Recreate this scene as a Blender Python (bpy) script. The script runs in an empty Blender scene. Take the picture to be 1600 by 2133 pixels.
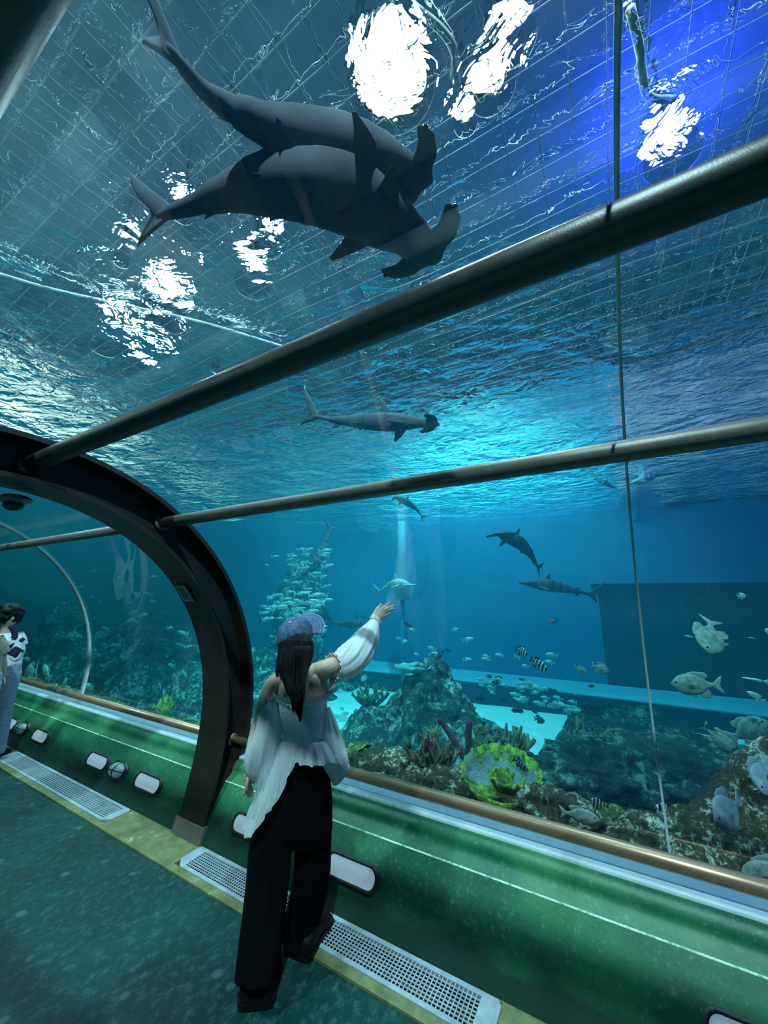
import bpy, bmesh, math, random
from mathutils import Vector, Matrix, noise
random.seed(7)
sc = bpy.context.scene
COL = sc.collection
PI = math.pi
V = Vector
# ------------------------------------------------------------------ camera
CAM = V((0.0, 0.0, 1.75)); FPX = 801.0; CX, CY = 800.0, 1066.5
PITCH = math.atan(169/801); YAW = math.radians(59.7)
cam_d = bpy.data.cameras.new('camera'); cam = bpy.data.objects.new('camera', cam_d); COL.objects.link(cam)
cam_d.sensor_fit = 'HORIZONTAL'; cam_d.sensor_width = 36; cam_d.lens = 36*FPX/1600
cam_d.clip_start = 0.02; cam_d.clip_end = 200
cam.location = CAM; cam.rotation_euler = (PI/2+PITCH, 0, -YAW)
sc.camera = cam
# ------------------------------------------------------------------ view / world
sc.view_settings.view_transform = 'Standard'; sc.view_settings.look = 'None'
sc.view_settings.exposure = 0.0; sc.view_settings.gamma = 1.0
sc.view_settings.use_curve_mapping = False
w = bpy.data.worlds.new('hall_dusk'); sc.world = w; w.use_nodes = True
w.node_tree.nodes['Background'].inputs[0].default_value = (0.10, 0.35, 0.5, 1)
w.node_tree.nodes['Background'].inputs[1].default_value = 0.05
cy = sc.cycles
cy.max_bounces = 8; cy.diffuse_bounces = 2; cy.glossy_bounces = 3; cy.transmission_bounces = 4
cy.volume_bounces = 0; cy.transparent_max_bounces = 14
cy.caustics_reflective = False; cy.caustics_refractive = False
cy.use_adaptive_sampling = True; cy.adaptive_threshold = 0.02; cy.sample_clamp_indirect = 4.0; cy.use_denoising = True

def ray(px, py):
    sp, cp = math.sin(PITCH), math.cos(PITCH); sy, cy_ = math.sin(YAW), math.cos(YAW)
    r = px-CX; d = py-CY; up = -d*cp+FPX*sp; F = FPX*cp+d*sp
    return V((F*sy+r*cy_, F*cy_-r*sy, up))
def at(px, py, X=None, Y=None, Z=None, F=None):
    """sight line of the photograph carried to the real depth of the thing"""
    d = ray(px, py)
    if X is not None: t = (X-CAM.x)/d.x
    elif Y is not None: t = (Y-CAM.y)/d.y
    elif Z is not None: t = (Z-CAM.z)/d.z
    else: t = F/(d.x*math.sin(YAW)+d.y*math.cos(YAW))
    return CAM+d*t
SURF_Z = 3.6; IOR_W = 1.06; BED_Z = -0.65; BACK_X = 10.0
def above(px, py, Z):
    """same, bent at the water surface"""
    p = at(px, py, Z=SURF_Z); d = ray(px, py).normalized()
    h = V((d.x, d.y, 0)); s = h.length*IOR_W
    s = min(s, 0.985); c = math.sqrt(1-s*s)
    return p+(h.normalized()*s+V((0, 0, c)))*((Z-SURF_Z)/c)

# ------------------------------------------------------------------ lights
def area(name, loc, size, energy, col, target=None, shape='DISK'):
    l = bpy.data.lights.new(name, 'AREA'); l.shape = shape; l.size = size; l.energy = energy; l.color = col
    o = bpy.data.objects.new(name, l); COL.objects.link(o); o.location = loc
    if target is not None: o.rotation_euler = (V(target)-V(loc)).to_track_quat('-Z', 'Y').to_euler()
    return o
LAMPZ = 7.6
LAMPS = [  # photograph position of each lamp seen through the surface, size, power, colour
    ((815, 135), 0.92, 560, (0.72, 0.92, 1.0)), ((1066, 40), 0.42, 130, (0.72, 0.92, 1.0)), ((1020, 140), 0.5, 150, (0.72, 0.92, 1.0)), ((968, 215), 0.26, 40, (0.72, 0.92, 1.0)),
    ((350, 600), 0.85, 260, (0.75, 0.95, 1.0)), ((300, 700), 0.8, 230, (0.75, 0.95, 1.0)), ((232, 652), 0.42, 65, (0.75, 0.95, 1.0)), ((530, 545), 0.6, 130, (0.75, 0.95, 1.0)), ((565, 470), 0.36, 46, (0.75, 0.95, 1.0)),
    ((385, 395), 0.3, 32, (0.75, 0.95, 1.0)), ((262, 485), 0.22, 17, (0.75, 0.95, 1.0)),
    ((1390, 275), 0.6, 300, (0.22, 0.25, 1.0))]
# unseen spots added to light the sand, reef, tunnel and rock rim
ADDED_SPOTS = [  # added spots: place, aim, cone, power, colour
    ((6.9, 3.2, 8.3), (8.6, 3.0, 0), 92, 9000, (0.6, 0.95, 1.0)),
    ((6.4, 9.5, 8.3), (6.4, 9.0, -.6), 90, 5000, (0.5, 0.95, 0.9)),
    ((-2.6, -1.2, 8.3), (1.2, 1.6, 0.0), 66, 10500, (0.72, 0.95, 1.0)),
    ((-2.4, 5.2, 8.3), (1.4, 5.4, 0.0), 66, 6500, (0.6, 0.95, 1.0)),
    ((1.0, 3.0, 8.4), (-0.5, 8.5, 4.6), 80, 8000, (1.0, 0.94, 0.86))]

# ------------------------------------------------------------------ node helpers
def nmat(name):
    m = bpy.data.materials.new(name); m.use_nodes = True
    nt = m.node_tree; nt.nodes.clear()
    out = nt.nodes.new('ShaderNodeOutputMaterial')
    return m, nt, out
def node(nt, typ, ins=None, **kw):
    n = nt.nodes.new(typ)
    for k, v in kw.items(): setattr(n, k, v)
    for k, v in (ins or {}).items():
        s = n.inputs[k]
        if isinstance(v, bpy.types.NodeSocket): nt.links.new(v, s)
        else:
            if isinstance(v, tuple) and len(v) == 3 and s.type == 'RGBA': v = v+(1,)
            s.default_value = v
    return n
def ramp(nt, fac, stops, interp='LINEAR'):
    r = nt.nodes.new('ShaderNodeValToRGB'); nt.links.new(fac, r.inputs[0]); cr = r.color_ramp
    cr.interpolation = interp
    while len(cr.elements) < len(stops): cr.elements.new(0.5)
    for e, (p, c) in zip(cr.elements, stops):
        e.position = p; e.color = c+(1,) if len(c) == 3 else c
    return r.outputs[0]
def pbr(name, cols, scale=8, rough=0.6, metal=0.0, bump=0.0, bscale=None, detail=6, spec=0.5, stops=None, coord='Object', sheen=0, alpha=None, stretch=None, emit=None, trans=0):
    """noise-mixed principled surface; cols one or more colours"""
    m, nt, out = nmat(name)
    tc = node(nt, 'ShaderNodeTexCoord').outputs[coord]
    if stretch: tc = node(nt, 'ShaderNodeMapping', {0: tc, 'Scale': stretch}).outputs[0]
    b = node(nt, 'ShaderNodeBsdfPrincipled', {'Roughness': rough, 'Metallic': metal, 'Specular IOR Level': spec})
    if isinstance(cols[0], (int, float)): cols = [cols]
    if len(cols) > 1:
        n = node(nt, 'ShaderNodeTexNoise', {'Vector': tc, 'Scale': scale, 'Detail': detail, 'Roughness': 0.62})
        st = stops or [0.32+0.36*i/(len(cols)-1) for i in range(len(cols))]
        nt.links.new(ramp(nt, n.outputs[0], list(zip(st, cols))), b.inputs['Base Color'])
    else: b.inputs['Base Color'].default_value = cols[0]+(1,)
    if bump:
        n2 = node(nt, 'ShaderNodeTexNoise', {'Vector': tc, 'Scale': bscale or scale*3, 'Detail': 8, 'Roughness': 0.65})
        bp = node(nt, 'ShaderNodeBump', {'Height': n2.outputs[0], 'Strength': bump, 'Distance': 0.05})
        nt.links.new(bp.outputs[0], b.inputs['Normal'])
    if sheen: b.inputs['Sheen Weight'].default_value = sheen
    if alpha is not None: b.inputs['Alpha'].default_value = alpha
    if trans: b.inputs['Subsurface Weight'].default_value = trans
    if emit: b.inputs['Emission Color'].default_value = emit[0]+(1,); b.inputs['Emission Strength'].default_value = emit[1]
    nt.links.new(b.outputs[0], out.inputs[0])
    return m

M = {}
M['steel_dark'] = pbr('dark brown painted steel', [(0.020, 0.014, 0.012), (0.030, 0.021, 0.017)], 5, 0.45, 0.2, 0.05, 60)
M['rib_face'] = pbr('dark rib face', [(0.010, 0.012, 0.016), (0.016, 0.017, 0.02)], 5, 0.5)
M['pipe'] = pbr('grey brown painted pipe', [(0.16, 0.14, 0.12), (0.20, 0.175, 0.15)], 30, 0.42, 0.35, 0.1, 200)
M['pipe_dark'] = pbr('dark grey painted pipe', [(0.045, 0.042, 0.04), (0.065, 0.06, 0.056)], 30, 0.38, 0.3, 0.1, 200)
M['brass'] = pbr('bronze handrail', [(0.34, 0.20, 0.12), (0.46, 0.29, 0.19)], 6, 0.36, 0.55, 0.04, 150, stretch=(1, 0.15, 1))
M['concrete'] = pbr('brown grey concrete', [(0.10, 0.085, 0.07), (0.15, 0.13, 0.11)], 14, 0.8, bump=0.3)
M['sill'] = pbr('pale blue grey sill', [(0.42, 0.56, 0.66), (0.5, 0.64, 0.74)], 12, 0.5, bump=0.05)
M['lip'] = pbr('white lip strip', [(0.62, 0.8, 0.84), (0.75, 0.9, 0.95)], 30, 0.45)
M['crease'] = pbr('chipped pale edge', [(0.05, 0.3, 0.15), (0.5, 0.8, 0.6), (0.75, 0.9, 0.8)], 30, 0.5)
M['sand'] = pbr('white sand', [(0.80, 0.86, 0.84), (0.95, 0.98, 0.95)], 3, 0.9, bump=0.25, bscale=30)
M['tankwall'] = pbr('blue painted tank wall', [(0.02, 0.16, 0.32), (0.03, 0.22, 0.42)], 0.7, 0.8)
M['tankwall_teal'] = pbr('teal tank wall', [(0.03, 0.28, 0.30), (0.05, 0.40, 0.42)], 0.8, 0.8)
M['fascia'] = pbr('teal hall fascia', [(0.02, 0.45, 0.48), (0.10, 0.62, 0.62)], 0.8, 0.8)  # teal puts the surface's bright reflection into an added wall
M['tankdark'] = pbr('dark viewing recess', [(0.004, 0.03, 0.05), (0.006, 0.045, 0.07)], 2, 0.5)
M['ghost_column'] = pbr('pale blue ghost reflection', [(0.06, 0.30, 0.42), (0.09, 0.36, 0.48)], 4, 0.8)  # pale tone of a ghost reflection, put into an added column
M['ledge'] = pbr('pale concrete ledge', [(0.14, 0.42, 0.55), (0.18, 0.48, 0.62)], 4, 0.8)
M['ceiling'] = pbr('dark hall ceiling', [(0.08, 0.15, 0.26), (0.16, 0.27, 0.42)], 0.9, 0.8, stretch=(1, 0.4, 1))
M['hallrock'] = pbr('tan artificial rock', [(0.35, 0.30, 0.22), (0.66, 0.58, 0.45), (0.78, 0.70, 0.58)], 1.4, 0.9, bump=0.8, bscale=4)
M['net'] = pbr('netting cord', [(0.05, 0.07, 0.08), (0.32, 0.38, 0.42)], 3, 0.7)
M['rope'] = pbr('pale float rope', [(0.75, 0.8, 0.8), (0.6, 0.7, 0.7)], 5, 0.6)
def reef_mat(name, cols, fine=40, big=3.5, bd=0.06, hi=(0.6, 0.62, 0.45), hiamt=0.8):
    m, nt, out = nmat(name)
    tc = node(nt, 'ShaderNodeTexCoord').outputs['Object']
    nb = node(nt, 'ShaderNodeTexNoise', {'Vector': tc, 'Scale': big, 'Detail': 8, 'Roughness': 0.65, 'Distortion': 0.4}).outputs[0]
    nf = node(nt, 'ShaderNodeTexNoise', {'Vector': tc, 'Scale': fine, 'Detail': 7, 'Roughness': 0.7, 'Distortion': 0.6}).outputs[0]
    vo = node(nt, 'ShaderNodeTexVoronoi', {'Vector': tc, 'Scale': fine*.55}).outputs[0]
    mixn = node(nt, 'ShaderNodeMath', {0: nb, 1: nf}, operation='ADD').outputs[0]
    mixn = node(nt, 'ShaderNodeMath', {0: mixn, 1: 0.5}, operation='MULTIPLY').outputs[0]
    n = len(cols)
    c = ramp(nt, mixn, [(0.40+0.2*i/(n-1), q) for i, q in enumerate(cols)])
    f = node(nt, 'ShaderNodeMath', {0: nf, 1: nb}, operation='MULTIPLY').outputs[0]
    f = ramp(nt, f, [(0.275, (0, 0, 0)), (0.34, (hiamt,)*3)])
    c = node(nt, 'ShaderNodeMixRGB', {0: f, 1: c, 2: hi}).outputs[0]
    b = node(nt, 'ShaderNodeBsdfPrincipled', {'Base Color': c, 'Roughness': 0.85})
    h = node(nt, 'ShaderNodeMath', {0: nf, 1: vo}, operation='ADD').outputs[0]
    h = node(nt, 'ShaderNodeMath', {0: h, 1: mixn}, operation='ADD').outputs[0]
    bp = node(nt, 'ShaderNodeBump', {'Height': h, 'Strength': 1.0, 'Distance': bd})
    nt.links.new(bp.outputs[0], b.inputs['Normal']); nt.links.new(b.outputs[0], out.inputs[0])
    return m
M['reef_near'] = reef_mat('olive brown reef rock', [(0.012, 0.011, 0.005), (0.09, 0.075, 0.035), (0.32, 0.28, 0.15)], 34, 5, 0.03, (0.95, 0.98, 0.75), 1.0)
M['reef_green'] = reef_mat('algae covered reef rock', [(0.015, 0.04, 0.012), (0.09, 0.16, 0.05), (0.28, 0.38, 0.14)], 34, 5, 0.03, (0.7, 0.85, 0.45), .85)
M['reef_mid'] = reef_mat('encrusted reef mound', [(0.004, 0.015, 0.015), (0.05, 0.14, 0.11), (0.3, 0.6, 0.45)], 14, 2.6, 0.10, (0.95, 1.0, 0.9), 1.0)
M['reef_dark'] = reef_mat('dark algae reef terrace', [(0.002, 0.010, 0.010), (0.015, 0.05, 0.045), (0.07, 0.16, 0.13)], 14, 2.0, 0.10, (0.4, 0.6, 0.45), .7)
M['coral_y'] = None
M['sponge'] = pbr('purple brown sponge', [(0.06, 0.015, 0.03), (0.22, 0.06, 0.10)], 14, 0.8, bump=0.8, bscale=40)
M['branch'] = pbr('brown branching coral', [(0.05, 0.03, 0.015), (0.16, 0.10, 0.06), (0.4, 0.32, 0.16)], 16, 0.85, bump=0.8)
M['finger'] = pbr('tan green finger coral', [(0.08, 0.12, 0.06), (0.32, 0.40, 0.24)], 20, 0.85, bump=1.0)
M['weed'] = pbr('yellow green soft coral', [(0.15, 0.3, 0.04), (0.5, 0.65, 0.10)], 10, 0.8)
M['plate'] = pbr('pale plate coral', [(0.08, 0.28, 0.28), (0.3, 0.62, 0.58)], 10, 0.7)
M['shark'] = pbr('grey brown shark skin', [(0.06, 0.075, 0.095), (0.10, 0.115, 0.14)], 3, 0.85, spec=0.15, bump=0.05, bscale=40)
M['shark_pale'] = pbr('pale shark skin', [(0.3, 0.5, 0.52), (0.45, 0.65, 0.66)], 4, 0.5)
M['fishgrey'] = pbr('silver grey fish scales', [(0.10, 0.17, 0.15), (0.20, 0.29, 0.26), (0.34, 0.42, 0.38)], 9, 0.42, bump=0.25, bscale=60)
M['fishlilac'] = pbr('blue grey fish scales', [(0.14, 0.18, 0.26), (0.22, 0.26, 0.36), (0.34, 0.38, 0.46)], 7, 0.45, bump=0.2, bscale=60)
M['finpale'] = pbr('pale fin', [(0.16, 0.24, 0.22), (0.3, 0.38, 0.35)], 6, 0.5)
M['finlilac'] = pbr('lilac grey fin', [(0.12, 0.15, 0.2), (0.24, 0.28, 0.34)], 6, 0.5)
M['fishsilver'] = pbr('bright silver fish', [(0.18, 0.42, 0.42), (0.42, 0.75, 0.75)], 3, 0.4)
M['fishdark'] = pbr('dark fish', [(0.01, 0.015, 0.02), (0.02, 0.03, 0.04)], 3, 0.5)
M['eye'] = pbr('fish eye', [(0.005, 0.005, 0.006)], rough=0.1)
M['skin'] = pbr('skin', [(0.50, 0.34, 0.24), (0.58, 0.40, 0.29)], 6, 0.5, trans=0.0)
M['hair'] = pbr('black hair', [(0.001, 0.0014, 0.0025), (0.0025, 0.003, 0.005)], 60, 0.45, spec=0.2, bump=0.5, bscale=80, stretch=(1, 1, 0.05))
M['denim'] = pbr('washed blue denim', [(0.025, 0.055, 0.115), (0.055, 0.11, 0.21), (0.085, 0.15, 0.27)], 25, 0.85, bump=0.3, bscale=120)
M['denim_edge'] = pbr('frayed pale denim stitching', [(0.2, 0.3, 0.5), (0.35, 0.45, 0.62)], 60, 0.9)
M['black'] = pbr('black trouser cloth', [(0.0012, 0.0016, 0.0028), (0.003, 0.004, 0.006)], 5, 0.95, bump=0.1, spec=0.06)
M['shoe'] = pbr('black shoe leather', [(0.002, 0.0025, 0.0035), (0.005, 0.005, 0.007)], 8, 0.6, spec=0.2, bump=0.1)
M['jeans'] = pbr('light blue jeans', [(0.18, 0.27, 0.38), (0.3, 0.4, 0.5)], 20, 0.9)
M['tan'] = pbr('tan shirt cloth', [(0.30, 0.28, 0.2), (0.42, 0.38, 0.28)], 12, 0.9)
M['whiteshirt'] = pbr('white shirt cloth', [(0.6, 0.68, 0.72), (0.75, 0.82, 0.85)], 10, 0.9)
M['navy'] = pbr('navy trim cloth', [(0.01, 0.01, 0.03), (0.02, 0.02, 0.05)], 10, 0.9)
M['bead_white'] = pbr('white bead', [(0.75, 0.8, 0.8)], rough=0.3)
M['bead_black'] = pbr('black bead', [(0.01, 0.01, 0.012)], rough=0.3)
M['silver'] = pbr('silver metal', [(0.6, 0.62, 0.65)], rough=0.25, metal=1.0)
M['rubber'] = pbr('dark gasket', [(0.012, 0.01, 0.01), (0.04, 0.034, 0.03)], 20, 0.6)
M['diffuser'] = pbr('pale lamp diffuser', [(0.55, 0.66, 0.74)], rough=0.35, emit=((0.55, 0.75, 0.9), 0.28))
M['globe'] = pbr('ribbed glass lamp globe', [(0.42, 0.48, 0.5), (0.6, 0.66, 0.68)], 20, 0.2, stretch=(1, 6, 1))
M['wire'] = pbr('dark guard wire', [(0.015, 0.02, 0.02)], rough=0.4)
M['grate'] = pbr('grey plastic grate', [(0.25, 0.31, 0.35), (0.40, 0.48, 0.53)], 14, 0.45, bump=0.1)
M['pit'] = pbr('dark drain pit', [(0.002, 0.004, 0.005)], rough=0.9)
M['plaque'] = pbr('pale plaque', [(0.40, 0.44, 0.42)], rough=0.5)
M['plaque_in'] = pbr('green grey screen of the plaque', [(0.10, 0.16, 0.15)], rough=0.4)
M['fixture'] = pbr('grey green fixture shell', [(0.10, 0.15, 0.13)], rough=0.4)
M['seam'] = pbr('pale acrylic joint', [(0.40, 0.52, 0.58), (0.55, 0.68, 0.74)], 20, 0.3)

def green_wall():
    m, nt, out = nmat('worn green painted wall')
    tc = node(nt, 'ShaderNodeTexCoord').outputs['Object']
    mp = node(nt, 'ShaderNodeMapping', {0: tc, 'Scale': (1, 0.6, 1)}).outputs[0]
    n1 = node(nt, 'ShaderNodeTexNoise', {'Vector': mp, 'Scale': 2.2, 'Detail': 8, 'Roughness': 0.6}).outputs[0]
    c = ramp(nt, n1, [(0.3, (0.008, 0.085, 0.05)), (0.48, (0.014, 0.15, 0.07)), (0.62, (0.05, 0.25, 0.10)), (0.8, (0.12, 0.33, 0.2))])
    n2 = node(nt, 'ShaderNodeTexNoise', {'Vector': tc, 'Scale': 40, 'Detail': 8, 'Roughness': 0.75}).outputs[0]
    f2 = ramp(nt, n2, [(0.55, (0, 0, 0)), (0.72, (0.6, 0.6, 0.6))])
    c2 = node(nt, 'ShaderNodeMixRGB', {0: f2, 1: c, 2: (0.22, 0.42, 0.34)}).outputs[0]
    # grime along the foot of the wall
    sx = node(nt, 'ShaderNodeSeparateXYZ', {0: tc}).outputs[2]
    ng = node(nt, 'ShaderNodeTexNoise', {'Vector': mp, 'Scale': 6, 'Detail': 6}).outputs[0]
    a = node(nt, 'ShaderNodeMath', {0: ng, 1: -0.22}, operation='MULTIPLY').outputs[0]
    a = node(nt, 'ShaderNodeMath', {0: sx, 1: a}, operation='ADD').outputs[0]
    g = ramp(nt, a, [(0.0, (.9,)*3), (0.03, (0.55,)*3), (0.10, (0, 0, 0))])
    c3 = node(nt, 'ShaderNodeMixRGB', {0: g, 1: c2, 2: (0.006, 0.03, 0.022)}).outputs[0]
    b = node(nt, 'ShaderNodeBsdfPrincipled', {'Base Color': c3, 'Roughness': 0.42})
    bp = node(nt, 'ShaderNodeBump', {'Height': n2, 'Strength': 0.15, 'Distance': 0.02})
    nt.links.new(bp.outputs[0], b.inputs['Normal']); nt.links.new(b.outputs[0], out.inputs[0])
    return m
M['green'] = green_wall()

def floor_mat():
    m, nt, out = nmat('scuffed dark green floor')
    tc = node(nt, 'ShaderNodeTexCoord').outputs['Object']
    n1 = node(nt, 'ShaderNodeTexNoise', {'Vector': tc, 'Scale': 2.0, 'Detail': 8, 'Roughness': 0.6}).outputs[0]
    c = ramp(nt, n1, [(0.3, (0.001, 0.020, 0.019)), (0.55, (0.003, 0.038, 0.033)), (0.75, (0.012, 0.072, 0.060))])
    mp = node(nt, 'ShaderNodeMapping', {0: tc, 'Rotation': (0, 0, 0.5), 'Scale': (1.0, 1.35, 1)}).outputs[0]
    n2 = node(nt, 'ShaderNodeTexNoise', {'Vector': mp, 'Scale': 16, 'Detail': 10, 'Roughness': 0.82}).outputs[0]
    f2 = ramp(nt, n2, [(0.50, (0, 0, 0)), (0.72, (0.5, 0.5, 0.5))])
    c = node(nt, 'ShaderNodeMixRGB', {0: f2, 1: c, 2: (0.12, 0.27, 0.26)}).outputs[0]
    vo = node(nt, 'ShaderNodeTexVoronoi', {'Vector': tc, 'Scale': 5.5}).outputs[0]
    f3 = ramp(nt, vo, [(0.10, (0.35, 0.35, 0.35)), (0.16, (0, 0, 0))])
    nm = node(nt, 'ShaderNodeMath', {0: f3, 1: n2}, operation='MULTIPLY').outputs[0]
    c = node(nt, 'ShaderNodeMixRGB', {0: nm, 1: c, 2: (0.25, 0.42, 0.42)}).outputs[0]
    b = node(nt, 'ShaderNodeBsdfPrincipled', {'Base Color': c, 'Roughness': 0.5, 'Specular IOR Level': 0.18})
    bp = node(nt, 'ShaderNodeBump', {'Height': n2, 'Strength': 0.12, 'Distance': 0.02})
    nt.links.new(bp.outputs[0], b.inputs['Normal']); nt.links.new(b.outputs[0], out.inputs[0])
    return m
M['floor'] = floor_mat()

def strip_mat():
    m, nt, out = nmat('worn yellow painted strip')
    tc = node(nt, 'ShaderNodeTexCoord').outputs['Object']
    n1 = node(nt, 'ShaderNodeTexNoise', {'Vector': tc, 'Scale': 9, 'Detail': 9, 'Roughness': 0.7}).outputs[0]
    c = ramp(nt, n1, [(0.3, (0.07, 0.09, 0.05)), (0.5, (0.17, 0.19, 0.07)), (0.60, (0.22, 0.23, 0.10)), (0.70, (0.62, 0.72, 0.62))])
    b = node(nt, 'ShaderNodeBsdfPrincipled', {'Base Color': c, 'Roughness': 0.55})
    bp = node(nt, 'ShaderNodeBump', {'Height': n1, 'Strength': 0.3, 'Distance': 0.02})
    nt.links.new(bp.outputs[0], b.inputs['Normal']); nt.links.new(b.outputs[0], out.inputs[0])
    return m
M['strip'] = strip_mat()

def acrylic():
    m, nt, out = nmat('clear acrylic')
    tr = node(nt, 'ShaderNodeBsdfTransparent', {'Color': (0.93, 0.97, 0.98)})
    gl = node(nt, 'ShaderNodeBsdfGlossy', {'Color': (1, 1, 1), 'Roughness': 0.015})
    fr = node(nt, 'ShaderNodeLayerWeight', {'Blend': 0.25}).outputs['Facing']
    f = ramp(nt, fr, [(0.0, (0.06,)*3), (0.6, (0.085,)*3), (1.0, (0.38,)*3)])
    mx = node(nt, 'ShaderNodeMixShader', {0: f, 1: tr.outputs[0], 2: gl.outputs[0]})
    nt.links.new(mx.outputs[0], out.inputs[0]); return m
M['acrylic'] = acrylic()

def surface_mat():
    m, nt, out = nmat('rippled water surface')
    tc = node(nt, 'ShaderNodeTexCoord').outputs['Object']
    mp = node(nt, 'ShaderNodeMapping', {0: tc, 'Scale': (1.0, 0.75, 1)}).outputs[0]
    n1 = node(nt, 'ShaderNodeTexNoise', {'Vector': mp, 'Scale': 1.6, 'Detail': 3, 'Roughness': 0.5, 'Distortion': 0.8}).outputs[0]
    n2 = node(nt, 'ShaderNodeTexNoise', {'Vector': mp, 'Scale': 7.0, 'Detail': 3, 'Roughness': 0.5, 'Distortion': 1.2}).outputs[0]
    s = node(nt, 'ShaderNodeMath', {0: n2, 1: 0.30}, operation='MULTIPLY').outputs[0]
    s = node(nt, 'ShaderNodeMath', {0: n1, 1: s}, operation='ADD').outputs[0]
    bp = node(nt, 'ShaderNodeBump', {'Height': s, 'Strength': 1.0, 'Distance': 0.13}).outputs[0]
    rf = node(nt, 'ShaderNodeBsdfRefraction', {'Color': (1, 1, 1), 'Roughness': 0.0, 'IOR': IOR_W, 'Normal': bp})
    tr = node(nt, 'ShaderNodeBsdfTransparent', {'Color': (1, 1, 1)})
    gl = node(nt, 'ShaderNodeBsdfGlossy', {'Color': (1, 1, 1), 'Roughness': 0.0, 'Normal': bp})
    fr = node(nt, 'ShaderNodeFresnel', {'IOR': IOR_W, 'Normal': bp}).outputs[0]
    a = node(nt, 'ShaderNodeMixShader', {0: 0.35, 1: rf.outputs[0], 2: tr.outputs[0]})
    mx = node(nt, 'ShaderNodeMixShader', {0: fr, 1: a.outputs[0], 2: gl.outputs[0]})
    nt.links.new(mx.outputs[0], out.inputs[0]); return m
M['surface'] = surface_mat()

def water_mat():
    m, nt, out = nmat('clear blue tank water')
    ab = node(nt, 'ShaderNodeVolumeAbsorption', {'Color': (0.0, 0.84, 0.915), 'Density': 0.26})
    s = node(nt, 'ShaderNodeVolumeScatter', {'Color': (0.05, 0.62, 1.0), 'Density': 0.055, 'Anisotropy': 0.2})
    ad = node(nt, 'ShaderNodeAddShader', {0: ab.outputs[0], 1: s.outputs[0]})
    nt.links.new(ad.outputs[0], out.inputs['Volume']); return m
M['water'] = water_mat()

def banded(name, dark, light, freq, lo=0.5, phase=0.0):
    m, nt, out = nmat(name)
    tc = node(nt, 'ShaderNodeTexCoord').outputs['Object']
    nz = node(nt, 'ShaderNodeTexNoise', {'Vector': tc, 'Scale': 6, 'Detail': 3}).outputs[0]
    x = node(nt, 'ShaderNodeSeparateXYZ', {0: tc}).outputs[0]
    a = node(nt, 'ShaderNodeMath', {0: x, 1: freq}, operation='MULTIPLY').outputs[0]
    q = node(nt, 'ShaderNodeMath', {0: nz, 1: 0.8}, operation='MULTIPLY').outputs[0]
    a = node(nt, 'ShaderNodeMath', {0: a, 1: q}, operation='ADD').outputs[0]
    a = node(nt, 'ShaderNodeMath', {0: a, 1: phase}, operation='ADD').outputs[0]
    a = node(nt, 'ShaderNodeMath', {0: a}, operation='SINE').outputs[0]
    c = ramp(nt, a, [(lo-0.06, dark), (lo+0.06, light)])
    b = node(nt, 'ShaderNodeBsdfPrincipled', {'Base Color': c, 'Roughness': 0.45})
    nt.links.new(b.outputs[0], out.inputs[0]); return m
M['sergeant'] = banded('black and silver banded scales', (0.01, 0.012, 0.03), (0.5, 0.62, 0.72), 36)
M['sergeant_dim'] = banded('dusky banded scales', (0.02, 0.03, 0.05), (0.16, 0.24, 0.28), 36)

def bowl_mat():
    m, nt, out = nmat('yellow green turban coral')
    tc = node(nt, 'ShaderNodeTexCoord').outputs['Object']
    n1 = node(nt, 'ShaderNodeTexNoise', {'Vector': tc, 'Scale': 22, 'Detail': 5, 'Roughness': 0.7}).outputs[0]
    c = ramp(nt, n1, [(0.36, (0.02, 0.06, 0.01)), (0.47, (0.12, 0.24, 0.02)), (0.6, (0.36, 0.52, 0.05)), (0.76, (0.62, 0.75, 0.2))])
    b = node(nt, 'ShaderNodeBsdfPrincipled', {'Base Color': c, 'Roughness': 0.7})
    bp = node(nt, 'ShaderNodeBump', {'Height': n1, 'Strength': 0.9, 'Distance': 0.03})
    nt.links.new(bp.outputs[0], b.inputs['Normal']); nt.links.new(b.outputs[0], out.inputs[0]); return m
M['coral_y'] = bowl_mat()
M['coral_grey'] = pbr('grey green inner coral', [(0.12, 0.2, 0.2), (0.3, 0.42, 0.42)], 18, 0.8, bump=0.7)

def gauze(name, col, alpha):
    m, nt, out = nmat(name)
    tc = node(nt, 'ShaderNodeTexCoord').outputs['Object']
    n = node(nt, 'ShaderNodeTexNoise', {'Vector': node(nt, 'ShaderNodeMapping', {0: tc, 'Scale': (1, 1, 0.2)}).outputs[0], 'Scale': 30, 'Detail': 5}).outputs[0]
    bp = node(nt, 'ShaderNodeBump', {'Height': n, 'Strength': 0.35, 'Distance': 0.02}).outputs[0]
    d = node(nt, 'ShaderNodeBsdfDiffuse', {'Color': col, 'Normal': bp})
    t = node(nt, 'ShaderNodeBsdfTranslucent', {'Color': col, 'Normal': bp})
    a = node(nt, 'ShaderNodeMixShader', {0: 0.3, 1: d.outputs[0], 2: t.outputs[0]})
    tr = node(nt, 'ShaderNodeBsdfTransparent')
    mx = node(nt, 'ShaderNodeMixShader', {0: alpha, 1: tr.outputs[0], 2: a.outputs[0]})
    nt.links.new(mx.outputs[0], out.inputs[0]); return m
M['gauze'] = gauze('sheer white cotton', (0.86, 0.93, 0.95), 0.9)
M['gauze_thin'] = gauze('very sheer white cotton', (0.82, 0.9, 0.94), 0.68)
M['smock'] = pbr('smocked white cotton', [(0.84, 0.92, 0.92), (0.93, 0.98, 0.98)], 40, 0.9, bump=0.5, bscale=60)

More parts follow.
